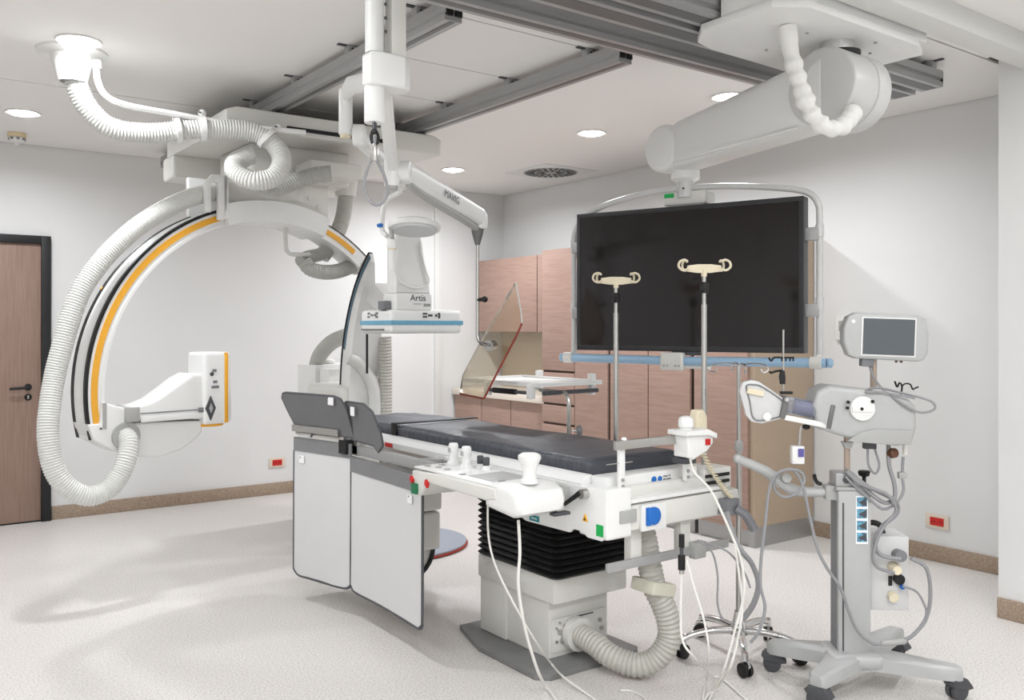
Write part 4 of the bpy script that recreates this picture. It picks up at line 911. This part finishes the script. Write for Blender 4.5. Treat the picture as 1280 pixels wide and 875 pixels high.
MB().lathe([(.001, .04), (.02, .036), (.036, .015), (.038, -.02), (.034, -.055), (.03, -.06), (.001, -.06)], q2+Vector((.005, 0, .0))).build('arm_head', 'white', pe)
# cable loop
lp = [(1.502, 2.869, 2.189), (1.499, 2.87, 2.131), (1.481, 2.884, 2.068), (1.472, 2.891, 2.011), (1.485, 2.881, 1.962), (1.506, 2.865, 1.942), (1.529, 2.848, 1.956), (1.539, 2.841, 1.999), (1.527, 2.85, 2.057), (1.506, 2.865, 2.114), (1.504, 2.867, 2.183)]
MB().tube(lp, .006, n=8).build('cable_loop', 'cable_grey', pe)
MB().lathe([(.012, -.03), (.014, -.02), (.014, .02), (.010, .03)], (1.502, 2.869, 2.129), n=12).build('loop_ferrule', 'steel', pe)
m = MB(); m.tube([(1.497, 2.872, 2.16), (1.492, 2.875, 2.183), (1.497, 2.872, 2.206), (1.506, 2.865, 2.206), (1.513, 2.86, 2.183), (1.509, 2.863, 2.16)], .006, n=6); m.build('carabiner', 'black', pe)
MB().cyl((1.502, 2.869, 2.2), (1.511, 2.887, 2.239), .009, n=10).build('eye_bolt', 'darkgrey', pe)

# ---------------- examination lamp
la = thing('examination_lamp', 'white round disc lamp with a hand grip above the detector', 'lamp', (2.274, 3.914, 2.004))
MB().tube([(2.225, 3.95, 2.194), (2.206, 3.965, 2.178), (2.173, 3.988, 2.154), (2.151, 4.005, 2.113), (2.144, 4.01, 2.057), (2.144, 4.01, 1.992), (2.154, 3.978, 1.962)], .013, n=10).build('yoke', 'white', la)
MB().cyl((2.215, 3.933, 2.219), (2.225, 3.95, 2.19), .012, n=12).build('yoke_pin', 'steel', la)
cx_, cy_, cz_ = (2.274, 3.914, 2.013)
tl = Vector((.10, .14, 1)).normalized()
MB().lathe([(.001, .022), (.11, .02), (.130, .01), (.134, -.004), (.130, -.016), (.118, -.018), (.001, -.018)], (cx_, cy_, cz_), tl, n=40).build('lamp_head', 'white', la)
MB().lathe([(.001, -.019), (.114, -.019), (.112, -.028), (.001, -.03)], (cx_, cy_, cz_), tl, n=40).build('lamp_lens', 'lens', la)
MB().cyl((2.128, 4.022, 2.017), (2.131, 3.995, 2.016), .010, n=14).build('blue_cap', 'blue', la)
g0 = Vector((2.144, 3.91, 1.92)); g1 = Vector((2.147, 3.908, 1.785))
MB().lathe([(.018, .0), (.026, -.03), (.024, -.045)], g0+Vector((0, 0, .02)), (0, 0, 1)).build('grip_cone', 'white', la)
MB().cyl((2.151, 3.931, 1.986), g0+Vector((0, 0, .02)), .012, n=12).build('grip_bracket', 'grey', la)
MB().cyl(g0-Vector((0, 0, .03)), g1, .018, .016, n=18, bev=.003).build('hand_grip', 'white', la)
MB().cyl(g0-Vector((0, 0, .022)), g0-Vector((0, 0, .032)), .022, n=18).build('grip_band', 'cream', la)

# ---------------- lead acrylic shield
gs = thing('lead_glass_shield', 'tinted see-through lead shield hanging on a bent steel rod', 'shield', (2.751, 3.935, 1.371))
MB().lathe([(.034, .03), (.03, 0), (.014, -.055), (.012, -.06)], (2.643, 3.891, 1.997), n=16).build('fork_clamp', 'alu_dark', gs)
MB().tube([(2.643, 3.891, 1.964), (2.643, 3.891, 1.753), (2.643, 3.891, 1.542), (2.643, 3.891, 1.462), (2.65, 3.886, 1.433), (2.678, 3.89, 1.415), (2.757, 3.906, 1.41)], .0095, n=10).build('rod', 'steel', gs)
MB().cyl((2.643, 3.891, 1.648), (2.661, 3.865, 1.651), .01, n=10).build('knob_stem', 'black', gs)
MB().sph((2.668, 3.86, 1.651), .017, n=12).build('knob', 'black', gs)
MB().cyl((2.725, 3.905, 1.406), (2.772, 3.92, 1.41), .03, .022, n=14).build('ball_clamp', 'steel', gs)
gp = [Vector(p) for p in [(2.888, 3.909, 1.757), (2.887, 3.835, 1.577), (2.878, 3.817, 1.526), (2.857, 3.832, 1.466), (2.785, 3.886, 1.307), (2.702, 3.947, 1.127), (2.696, 4.125, 1.134), (2.718, 4.134, 1.234), (2.77, 4.07, 1.403)]]
nrm = (gp[2]-gp[8]).cross(gp[0]-gp[5]).normalized()
if nrm.dot(Vector((-1, -1, 0))) < 0: nrm = -nrm
ctr = sum(gp, Vector())/len(gp); gp = [p-nrm*(p-ctr).dot(nrm) for p in gp]
bm = bmesh.new(); vf = [bm.verts.new(p) for p in gp]; vb = [bm.verts.new(p-nrm*.012) for p in gp]; bm.faces.new(vf); bm.faces.new(vb[::-1])
for i in range(len(gp)): bm.faces.new((vf[i], vb[i], vb[(i+1) % len(gp)], vf[(i+1) % len(gp)]))
bmesh.ops.recalc_face_normals(bm, faces=bm.faces[:]); m = MB(); m.merge(bm); gl = m.build('acrylic_pane', 'lead_acrylic', gs)
MB().tube([p-nrm*.006 for p in gp[2:6]], .0055, n=8, sub=4).build('pane_edge', 'red_deep', gl)
MB().tube([p-nrm*.006 for p in gp[5:7]], .005, n=8, smooth=False).build('pane_edge', 'red_deep', gl)
MB().tube([p-nrm*.006 for p in gp[0:3]], .0045, n=8, sub=4).build('pane_edge', 'white', gl)

# ================================================================ STEEL DRIP STAND ON CASTORS
ds = thing('drip_stand', 'chrome drip stand on five castors beside the injector', 'drip stand', (3.27, 2.68, 0))
DX, DY = 3.27, 2.68
MB().cyl((DX, DY, .12), (DX, DY, .96), .0135, n=16).build('lower_tube', 'steel', ds)
MB().cyl((DX, DY, .94), (DX, DY, 1.33), .010, n=14).build('upper_tube', 'steel', ds)
MB().lathe([(.014, -.02), (.019, -.02), (.019, .02), (.012, .03)], (DX, DY, .955), n=16).build('lock_collar', 'grey', ds)
MB().lathe([(.02, .20), (.026, .17), (.04, .12), (.045, .10), (.03, .085), (.001, .085)], (DX, DY, 0), n=24).build('hub', 'chrome', ds)
MB().lathe([(.022, .175), (.024, .15), (.02, .15)], (DX, DY, .0), n=16).build('hub_ring', 'black', ds)
def castor(t, x, y, r=.032, h=.075, rz=0., m1='black', plate='chrome'):
    M = Matrix.Translation((x, y, 0)) @ Matrix.Rotation(rz, 4, 'Z')
    o = MB()
    for s in (-.013, .013): o.cyl(M @ Vector((0, s-.008, r)), M @ Vector((0, s+.008, r)), r, n=18, bev=.003)
    w_ = o.build('castor', m1, t)
    MB().prism([(-.02, h), (.02, h), (.03, h-.02), (.022, r), (-.01, r+.004), (-.024, h-.02)], -.006, .006, M=M).build('castor_fork', plate, w_)
    MB().cyl(M @ Vector((-.004, 0, h-.004)), M @ Vector((-.004, 0, h+.03)), .013, n=12).build('castor_stem', plate, w_)
for k in range(5):
    a = R(-135+72*k); ex, ey = DX+.27*math.cos(a), DY+.27*math.sin(a)
    MB().tube([(DX+.03*math.cos(a), DY+.03*math.sin(a), .115), (DX+.12*math.cos(a), DY+.12*math.sin(a), .118), (DX+.22*math.cos(a), DY+.22*math.sin(a), .105), (ex, ey, .085)], lambda t: .019-.006*t, n=10).build('leg', 'chrome', ds)
    castor(ds, ex, ey, rz=a+.6)
for s in (-1, 1):
    d = Vector((.8049, -.5934, 0))*s; c = Vector((DX, DY, 1.33))
    MB().tube([c, c+d*.06+Vector((0, 0, .008)), c+d*.12+Vector((0, 0, .0)), c+d*.135+Vector((0, 0, -.022)), c+d*.115+Vector((0, 0, -.034)), c+d*.10+Vector((0, 0, -.018))], .0035, n=6).build('hook', 'chrome', ds)
    p = Vector((.5934, .8049, 0))*s
    MB().tube([c, c+p*.06+Vector((0, 0, .008)), c+p*.12, c+p*.135+Vector((0, 0, -.022)), c+p*.115+Vector((0, 0, -.034)), c+p*.10+Vector((0, 0, -.018))], .0035, n=6).build('hook', 'chrome', ds)

# ================================================================ CONTRAST INJECTOR ON A WHEELED STAND
IR = R(-40); IM = frame((3.35, 2.16, 0), IR)
ij = thing('contrast_injector', 'grey contrast injector with syringe and touch display on a wheeled stand', 'injector', (3.35, 2.16, 0), IR)
def J(mb, name, m, parent=None, **k): mb.bm.transform(IM); return mb.build(name, m, parent or ij, **k)
sx = lambda u: (u-1063)/299; sz = lambda v: 1.5-(v-410)/299
def S(u, v, y=0): return (sx(u), y, sz(v))
# base: four legs
IMi = IM.inverted()
feet = [IMi @ Vector(p) for p in [(3.236, 2.469, 0.0), (3.067, 2.123, 0.0), (3.586, 1.835, 0.0), (3.834, 2.241, 0.0)]]
m = MB(); m.box(-.11, .11, -.10, .10, .10, .165, bev=.03, seg=3); base = J(m, 'base_hub', 'stand_grey')
for f in feet:
    d = Vector((f.x, f.y, 0)); Ld = d.length; d.normalize(); p = Vector((-d.y, d.x, 0)); rows = []
    for t_, hw_, z0, z1 in ((0, .085, .10, .165), (.25, .07, .10, .16), (.55, .05, .088, .15), (.9, .038, .082, .138), (1.0, .036, .082, .134), (1.05, .024, .086, .126)):
        c = d*(Ld*t_); rows.append([c-p*hw_+Vector((0, 0, z0)), c+p*hw_+Vector((0, 0, z0)), c+p*hw_+Vector((0, 0, z1-.012)), c+p*(hw_*.75)+Vector((0, 0, z1)), c-p*(hw_*.75)+Vector((0, 0, z1)), c-p*hw_+Vector((0, 0, z1-.012))])
    m = MB(); m.rings(rows); J(m, 'base_leg', 'stand_grey')
    fw = IM @ f
    M = Matrix.Translation((fw.x, fw.y, 0)) @ Matrix.Rotation(random.uniform(-1, 1)-.6, 4, 'Z')
    o = MB()
    for s in (-.016, .016): o.cyl(M @ Vector((0, s-.010, .038)), M @ Vector((0, s+.010, .038)), .038, n=20, bev=.004)
    w_ = o.build('castor', 'darkgrey', ij)
    MB().prism([(-.045, .07), (-.03, .086), (.03, .086), (.055, .055), (.06, .045), (.02, .04), (-.03, .05)], -.03, .03, bev=.004, M=M).build('castor_cover', 'darkgrey', w_)
cl = J(MB().box(-.066, .066, -.055, .065, .155, .83, bev=.008), 'column', 'stand_grey')
J(MB().box(-.0675, -.0655, -.035, .045, .17, .78), 'column_groove', 'midgrey', cl)
J(MB().box(-.05, -.044, -.057, -.054, .17, .78), 'column_groove', 'darkgrey', cl)
sp = J(MB().box(.004, .052, -.0568, -.0548, .612, .808), 'sticker_strip', 'tag', cl)
for k in range(4):
    z = .788-k*.0485
    J(MB().box(.008, .048, -.058, -.0566, z-.022, z+.016), 'picture', 'sticker_blue', sp)
    J(MB().prism([(.012, z-.006), (.03, z+.004), (.044, z+.014), (.046, z-.018), (.034, z-.016)], -.0588, -.0578), 'picture_device', 'darkgrey', sp)
J(MB().box(-.075, .075, -.06, .07, .83, .845, bev=.004), 'column_cap', 'grey', cl)
# clamp block and top
ck = J(MB().box(-.075, -.0, -.05, .05, .845, .90, bev=.006), 'clamp_block', 'alu', cl)
J(MB().cyl((-.035, -.05, .872), (-.035, -.06, .872), .012, n=12), 'bolt', 'darkgrey', ck)
J(MB().cyl((.055, 0, .845), (.055, 0, .89), .008, n=10), 'knob_stem', 'black', cl)
J(MB().lathe([(.001, .905), (.022, .905), (.026, .9), (.022, .885), (.012, .88)], (.055, 0, 0), n=8), 'knob', 'black', cl)
J(MB().cyl((-.015, 0, .84), (-.015, 0, 1.05), .0125, n=16), 'mast', 'taupe')
# push handle
ph_ = J(MB().tube([(-.06, 0, .815), (-.18, -.01, .815), (-.24, -.015, .825), (-.30, -.02, .86), (-.36, -.03, .905), (-.47, -.05, .955)], lambda t: .018+.006*math.sin(t*3.1), n=14), 'push_handle', 'stand_grey')
J(MB().sph((-.475, -.05, .957), .02, n=12), 'handle_end', 'stand_grey', ph_)
J(MB().cyl((-.275, -.035, .875), (-.275, -.055, .88), .02, n=16), 'handle_button', 'grey', ph_)
J(MB().box(-.11, -.06, -.03, .03, .785, .845, bev=.006), 'handle_clamp', 'grey', ph_)
J(MB().tube([(-.125, -.02, .85), (-.14, -.02, .855), (-.15, -.02, .87), (-.155, -.02, .89)], .008, n=8), 'clamp_lever', 'black', ph_)
# power box behind the column
pb = J(MB().box(.075, .235, -.01, .16, .325, .635, bev=.008), 'power_box', 'silver_paint')
J(MB().tube([(.08, .05, .63), (.082, .05, .665), (.10, .05, .678), (.135, .05, .668), (.15, .05, .63)], .012, n=8), 'carry_handle', 'black', pb)
J(MB().box(.07, .078, -.02, .1, .33, .43, bev=.002), 'mount_plate', 'alu', pb)
J(MB().cyl((.185, -.01, .56), (.185, -.06, .565), .024, n=16), 'plug', 'midgrey', pb)
J(MB().cyl((.17, -.01, .505), (.17, -.06, .505), .026, .018, n=16), 'plug', 'cream', pb)
J(MB().cyl((.19, -.01, .46), (.19, -.03, .46), .022, n=16), 'socket', 'black', pb)
J(MB().cyl((.165, -.01, .39), (.165, -.035, .385), .02, n=16), 'threaded_socket', 'cream', pb)
J(MB().box(.15, .165, -.014, -.009, .43, .47), 'rocker_switch', 'black', pb)
J(MB().cyl((.2, -.02, .43), (.2, -.035, .43), .01, n=10), 'blue_plug', 'blue', pb)
# injector head, tilted
hd = J(MB().prism([(sx(1014), sz(525)), (sx(1010), sz(505)), (sx(1016), sz(487)), (sx(1030), sz(480)), (sx(1090), sz(487)), (sx(1125), sz(497)), (sx(1133), sz(505)), (sx(1134), sz(530)), (sx(1128), sz(552)), (sx(1110), sz(554)), (sx(1066), sz(549)), (sx(1040), sz(541)), (sx(1020), sz(535))], -.09, .08, bev=.022, seg=3), 'injector_head', 'stand_grey')
J(MB().prism([(sx(1050), sz(548)), (sx(1064), sz(538)), (sx(1080), sz(533)), (sx(1128), sz(534)), (sx(1126), sz(551)), (sx(1100), sz(552))], -.098, -.085, bev=.005), 'head_recess', 'grey', hd)
dk = J(MB().cyl((sx(1068), -.088, sz(508)), (sx(1068), -.106, sz(508)), .05, n=28, bev=.004), 'crank_dial', 'white', hd)
J(MB().box(sx(1055), sx(1080), -.112, -.104, sz(512), sz(505), bev=.004), 'dial_grip', 'white', dk)
for u, v in ((1050, 500), (1079, 499), (1049, 507), (1066, 508)): J(MB().cyl((sx(u), -.106, sz(v)), (sx(u), -.114, sz(v)), .007, n=8), 'dial_mark', 'black', dk)
J(MB().prism([(sx(1052), sz(552)), (sx(1065), sz(552)), (sx(1062), sz(560)), (sx(1056), sz(560))], -.02, .02), 'head_neck', 'stand_grey', hd)
# syringe between head and face plate
a_ = R(-11); SM = Matrix.Translation((sx(1034), -.04, sz(519))) @ Matrix.Rotation(R(11), 4, 'Y')
J(MB().box(-.02, .0, -.055, .055, -.05, .05, bev=.006, M=SM), 'syringe_mount', 'alu_dark')
J(MB().cyl(SM @ Vector((-.02, -.01, .012)), SM @ Vector((-.2, -.01, .012)), .036, n=26), 'syringe_barrel', 'clear_plastic')
J(MB().cyl(SM @ Vector((-.03, -.01, .014)), SM @ Vector((-.155, -.01, .014)), .024, n=22), 'syringe_plunger', 'violet')
J(MB().box(-.19, -.01, -.05, -.02, -.05, -.028, bev=.004, M=SM), 'syringe_cradle', 'white')
J(MB().box(-.21, -.185, -.05, .05, -.045, .045, bev=.005, M=SM), 'front_clamp', 'alu_dark')
J(MB().cyl(SM @ Vector((-.2, -.055, .035)), SM @ Vector((-.2, -.068, .035)), .009, n=10), 'clamp_screw', 'steel')
fpn = J(MB().prism([(sx(922), sz(488)), (sx(926), sz(477)), (sx(936), sz(474)), (sx(946), sz(476)), (sx(975), sz(496)), (sx(978), sz(510)), (sx(976), sz(521)), (sx(950), sz(528)), (sx(937), sz(526)), (sx(930), sz(518))], -.075, -.045, bev=.008), 'face_plate', 'silver_paint')
J(MB().tube([(sx(u), -.078, sz(v)) for u, v in ((930, 482), (934, 500), (938, 520), (948, 524), (972, 518), (974, 505), (972, 498), (950, 483), (940, 480))], .003, n=6, closed=True), 'gasket', 'midgrey', fpn)
J(MB().box(-.035, .035, -.012, 0, -.012, .012, bev=.004, M=Matrix.Translation((sx(941), -.075, sz(489))) @ Matrix.Rotation(R(12), 4, 'Y')), 'latch', 'cream', fpn)
J(MB().cyl((sx(955), -.075, sz(519)), (sx(955), -.085, sz(519)), .017, n=18), 'port', 'white', fpn)
# hanging clamp under the syringe
hc_ = J(MB().tube([S(1000, 531, -.04), S(998, 540, -.04), S(997, 556, -.04)], .006, n=8), 'hanger', 'steel')
J(MB().box(sx(987), sx(1002), -.06, -.02, sz(578), sz(556), bev=.004), 'sensor_clip', 'white', hc_)
J(MB().box(sx(994), sx(1001), -.064, -.059, sz(569), sz(559)), 'sensor_pad', 'violet', hc_)
J(MB().sph(S(1004, 532, -.06), .012, (1.4, 1, 1), n=10), 'thumb_screw', 'black', hc_)
# rod with black clips above the syringe
rd = J(MB().cyl(S(979, 494, -.02), S(979, 412, -.02), .004, n=10), 'clip_rod', 'steel')
J(MB().box(sx(975), sx(990), -.03, -.01, sz(492.5), sz(489), bev=.002), 'clip', 'black', rd)
J(MB().prism([(sx(975), sz(480)), (sx(974), sz(470)), (sx(976), sz(463)), (sx(980), sz(463)), (sx(981), sz(470)), (sx(981), sz(480))], -.032, -.008, bev=.003), 'clip_grip', 'black', rd)
J(MB().tube([S(978, 463, -.02), S(970, 464, -.02), S(964, 466, -.02), S(962, 464, -.02)], .005, n=7), 'clip_arm', 'black', rd)
J(MB().tube([S(961, 447, -.02), S(964, 451, -.02), S(968, 447, -.02), S(978, 447, -.02), S(992, 447, -.02)], .004, n=6), 'clip_hook', 'black', rd)
for u in (977, 982, 987, 991): J(MB().cyl(S(u, 447, -.02), S(u, 451.5, -.02), .0035, n=6), 'clip_tooth', 'black', rd)
# display
J(MB().cyl(S(1091, 485, .0), S(1091, 448, .0), .0135, n=14), 'display_post', 'taupe')
DM = Matrix.Translation((sx(1101), -.02, sz(421))) @ Matrix.Rotation(R(2), 4, 'Y')
dsp = J(MB().prism([(-.17, -.03), (-.172, .03), (-.155, .08), (-.125, .097), (.125, .093), (.155, .08), (.172, .02), (.17, -.06), (.155, -.09), (.13, -.097), (-.12, -.093), (-.15, -.08)], -.035, .03, bev=.012, seg=3, M=DM), 'touch_display', 'stand_grey')
J(MB().box(-.102, .118, -.039, -.034, -.08, .08, bev=.002, M=DM), 'screen_rim', 'white', dsp)
J(MB().box(-.095, .111, -.0415, -.0385, -.0735, .0745, M=DM), 'screen', 'screen_grey', dsp)
J(MB().cyl(DM @ Vector((-.135, -.035, .06)), DM @ Vector((-.135, -.0375, .06)), .008, n=12), 'power_button', 'white', dsp)
J(MB().box(-.09, -.04, -.02, .02, -.125, -.09, bev=.004, M=DM), 'cable_plug', 'midgrey', dsp)
for x in (.055, .075): J(MB().cyl(DM @ Vector((x, 0, -.093)), DM @ Vector((x, 0, -.104)), .006, n=8), 'foot', 'brown_dark', dsp)
# wire clip at the back of the head
J(MB().tube([S(1121, 477, .04), S(1124, 484, .04), S(1127, 479, .04), S(1130, 484, .04), S(1128, 496, .04)], .004, n=6), 'wire_clip', 'black')
J(MB().tube([S(1129, 484, .04), S(1134, 480, .04), S(1140, 481, .04), S(1143, 487, .04), S(1145, 486, .04), S(1150, 484, .04)], .0035, n=6), 'wire_clip', 'black')
# plugs under the head
J(MB().box(sx(1077), sx(1092), -.03, .0, sz(560), sz(551), bev=.003), 'head_plug', 'darkgrey')
J(MB().lathe([(.012, .02), (.02, .014), (.022, -.01), (.016, -.016)], S(1112, 565, -.02), (.4, -1, .2), n=16), 'round_plug', 'brown_dark')
J(MB().lathe([(.015, .02), (.02, .01), (.017, -.02), (.009, -.03), (.009, -.07)], S(1128, 546, -.01), n=14), 'elbow_plug', 'offwhite')
J(MB().box(sx(1120), sx(1130), -.02, .005, sz(597), sz(589), bev=.003), 'ferrite', 'grey')
# cables of the injector
def JC(pts, r=.006, m='cable_grey', name='cable'): return J(MB().tube([S(*p) for p in pts], r, n=7), name, m)
JC([(1084, 456, -.02), (1088, 470, -.03), (1095, 484, -.06), (1112, 500, -.1), (1135, 512, -.1), (1153, 508, -.1), (1148, 498, -.1), (1120, 490, -.08), (1095, 484, -.06), (1078, 484, -.08), (1074, 488, -.1), (1090, 488, -.1), (1130, 495, -.1)], .005)
JC([(1082, 560, -.02), (1082, 580, -.03), (1090, 590, -.03), (1095, 580, -.03), (1092, 565, -.02), (1090, 556, -.01)], .005)
JC([(1108, 553, -.01), (1108, 580, -.02), (1113, 602, -.03), (1112, 620, -.04), (1098, 624, -.06), (1080, 612, -.06), (1062, 592, -.06), (1052, 585, -.06)], .009)
JC([(1126, 570, -.01), (1125, 592, -.01), (1124, 612, -.03), (1112, 626, -.05), (1096, 632, -.06), (1078, 618, -.065), (1058, 600, -.065), (1051, 592, -.065)], .006)
JC([(1052, 586, -.07), (1065, 598, -.075), (1085, 608, -.075), (1105, 618, -.06), (1116, 628, -.04), (1114, 640, -.04), (1095, 656, -.05), (1088, 676, -.05), (1096, 690, -.05), (1118, 693, -.06)], .009)
JC([(1056, 588, -.07), (1078, 604, -.08), (1100, 614, -.08), (1112, 634, -.06), (1100, 650, -.06), (1090, 668, -.06), (1085, 690, -.06), (1090, 704, -.06), (1110, 710, -.06)], .007)
JC([(1130, 692, -.06), (1148, 704, -.06), (1153, 735, -.06), (1148, 765, -.06), (1130, 784, -.08), (1115, 790, -.09), (1098, 794, -.09)], .008)
JC([(1122, 728, -.04), (1138, 734, -.05), (1147, 752, -.06), (1148, 762, -.06)], .005)
lg = JC([(1098, 794, -.09), (1080, 793, -.1), (1062, 778, -.1), (1050, 752, -.11), (1040, 725, -.12), (1022, 698, -.13), (1012, 675, -.12), (1005, 640, -.1), (998, 605, -.09), (990, 588, -.09), (980, 583, -.09), (966, 592, -.08), (964, 608, -.08), (975, 617, -.09), (990, 612, -.09), (999, 598, -.09), (995, 586, -.09), (978, 583, -.1), (964, 590, -.1), (956, 610, -.1), (950, 650, -.12), (944, 690, -.14), (942, 720, -.16), (946, 745, -.18), (938, 770, -.2), (928, 785, -.2)], .0065)
J(MB().lathe([(.008, -.05), (.013, -.04), (.013, .04), (.008, .05)], S(1106, 792, -.09), (1, 0, .1), n=12), 'inline_connector', 'grey')

# ================================================================ LOOSE CABLES ON AND UNDER THE TABLE
def cable(label, pts, r=.0045, m='cable_white', group='thin cables hanging from the table'):
    path = [Vector((p.x, p.y, max(p.z, r+.001))) for p in cr_path(pts, 8)]
    return tag(MB().tube(path, r, n=6, smooth=False).build('cable', m), label, 'cable', group)
cable('white cable from the console to the floor in front of the column, the right one', [(2.067, 2.762, 0.757), (2.072, 2.759, 0.634), (2.073, 2.77, 0.507), (2.103, 2.773, 0.345), (2.155, 2.785, 0.206), (2.215, 2.815, 0.103), (2.307, 2.878, 0.006), (2.224, 2.69, 0.006)], .0065)
cable('thin white cable from the console to the floor, the left one', [(2.058, 2.955, 0.806), (2.058, 2.955, 0.693), (2.069, 2.947, 0.596), (2.097, 2.926, 0.499), (2.145, 2.866, 0.36), (2.256, 2.884, 0.203), (2.446, 3.035, 0.04), (2.405, 2.898, 0.03), (2.4, 2.71, 0.006), (2.36, 2.572, 0.006)], .0045)
cable('thin white cable loop lying on the floor at the bottom edge', [(2.542, 2.697, 0.005), (2.576, 2.662, 0.005), (2.571, 2.587, 0.005), (2.526, 2.498, 0.005)], .004)
cable('thick grey cable bundle falling from the end connector to the drip stand', [(2.849, 2.397, 0.753), (2.869, 2.382, 0.662), (2.901, 2.359, 0.591), (2.956, 2.355, 0.534), (2.978, 2.34, 0.452), (2.97, 2.358, 0.368), (2.949, 2.398, 0.295)], .012, 'cable_grey')
cable('white cable falling from the hand control past the connector', [(2.758, 2.513, 0.975), (2.729, 2.461, 0.919), (2.742, 2.389, 0.857), (2.739, 2.329, 0.778), (2.774, 2.303, 0.678), (2.8, 2.284, 0.59), (2.81, 2.277, 0.464), (2.779, 2.299, 0.307), (2.747, 2.323, 0.166), (2.833, 2.46, 0.006), (2.641, 2.365, 0.006)], .005)
cable('white cable crossing the floor below the drip stand', [(2.687, 2.491, 0.515), (2.647, 2.459, 0.386), (2.615, 2.42, 0.276), (2.653, 2.392, 0.207), (2.965, 2.561, 0.006), (2.894, 2.346, 0.006), (2.836, 2.221, 0.006)], .005)
cable('thin white cable from the lower rail down to the floor', [(2.688, 2.466, 0.569), (2.691, 2.427, 0.465), (2.683, 2.37, 0.354), (2.683, 2.345, 0.236), (2.869, 2.525, 0.006), (2.651, 2.357, 0.006)], .0045)
cable('thin grey cable drooping beside the drip stand pole', [(2.739, 2.453, 0.644), (2.786, 2.419, 0.596), (2.804, 2.405, 0.499), (2.804, 2.405, 0.386), (2.825, 2.39, 0.322), (2.877, 2.352, 0.299)], .004, 'cable_grey')
cable('thin grey cable curving over the lower rail to the drip stand', [(2.775, 2.451, 0.633), (2.854, 2.394, 0.591), (2.906, 2.355, 0.51), (2.927, 2.34, 0.445)], .004, 'cable_grey')
cable('white cable running down along the drip stand pole to the floor', [(2.859, 2.365, 0.628), (2.874, 2.353, 0.499), (2.885, 2.346, 0.37), (2.829, 2.325, 0.258), (2.764, 2.31, 0.166), (2.865, 2.466, 0.006), (2.661, 2.35, 0.006)], .005)
kx = thing('cable_coupler', 'black inline cable coupler clipped to the lower table rail', 'coupler', (2.687, 2.491, 0.596))
MB().cyl((2.687, 2.491, 0.667), (2.687, 2.491, 0.615), .012, n=12).build('upper_plug', 'black', kx)
MB().cyl((2.687, 2.491, 0.583), (2.687, 2.491, 0.525), .015, n=12).build('lower_plug', 'black', kx)
MB().cyl((2.687, 2.491, 0.615), (2.687, 2.491, 0.583), .008, n=12).build('coupling', 'darkgrey', kx)
MB().cyl((2.687, 2.491, 0.525), (2.687, 2.491, 0.509), .011, n=12).build('end_ring', 'steel', kx)
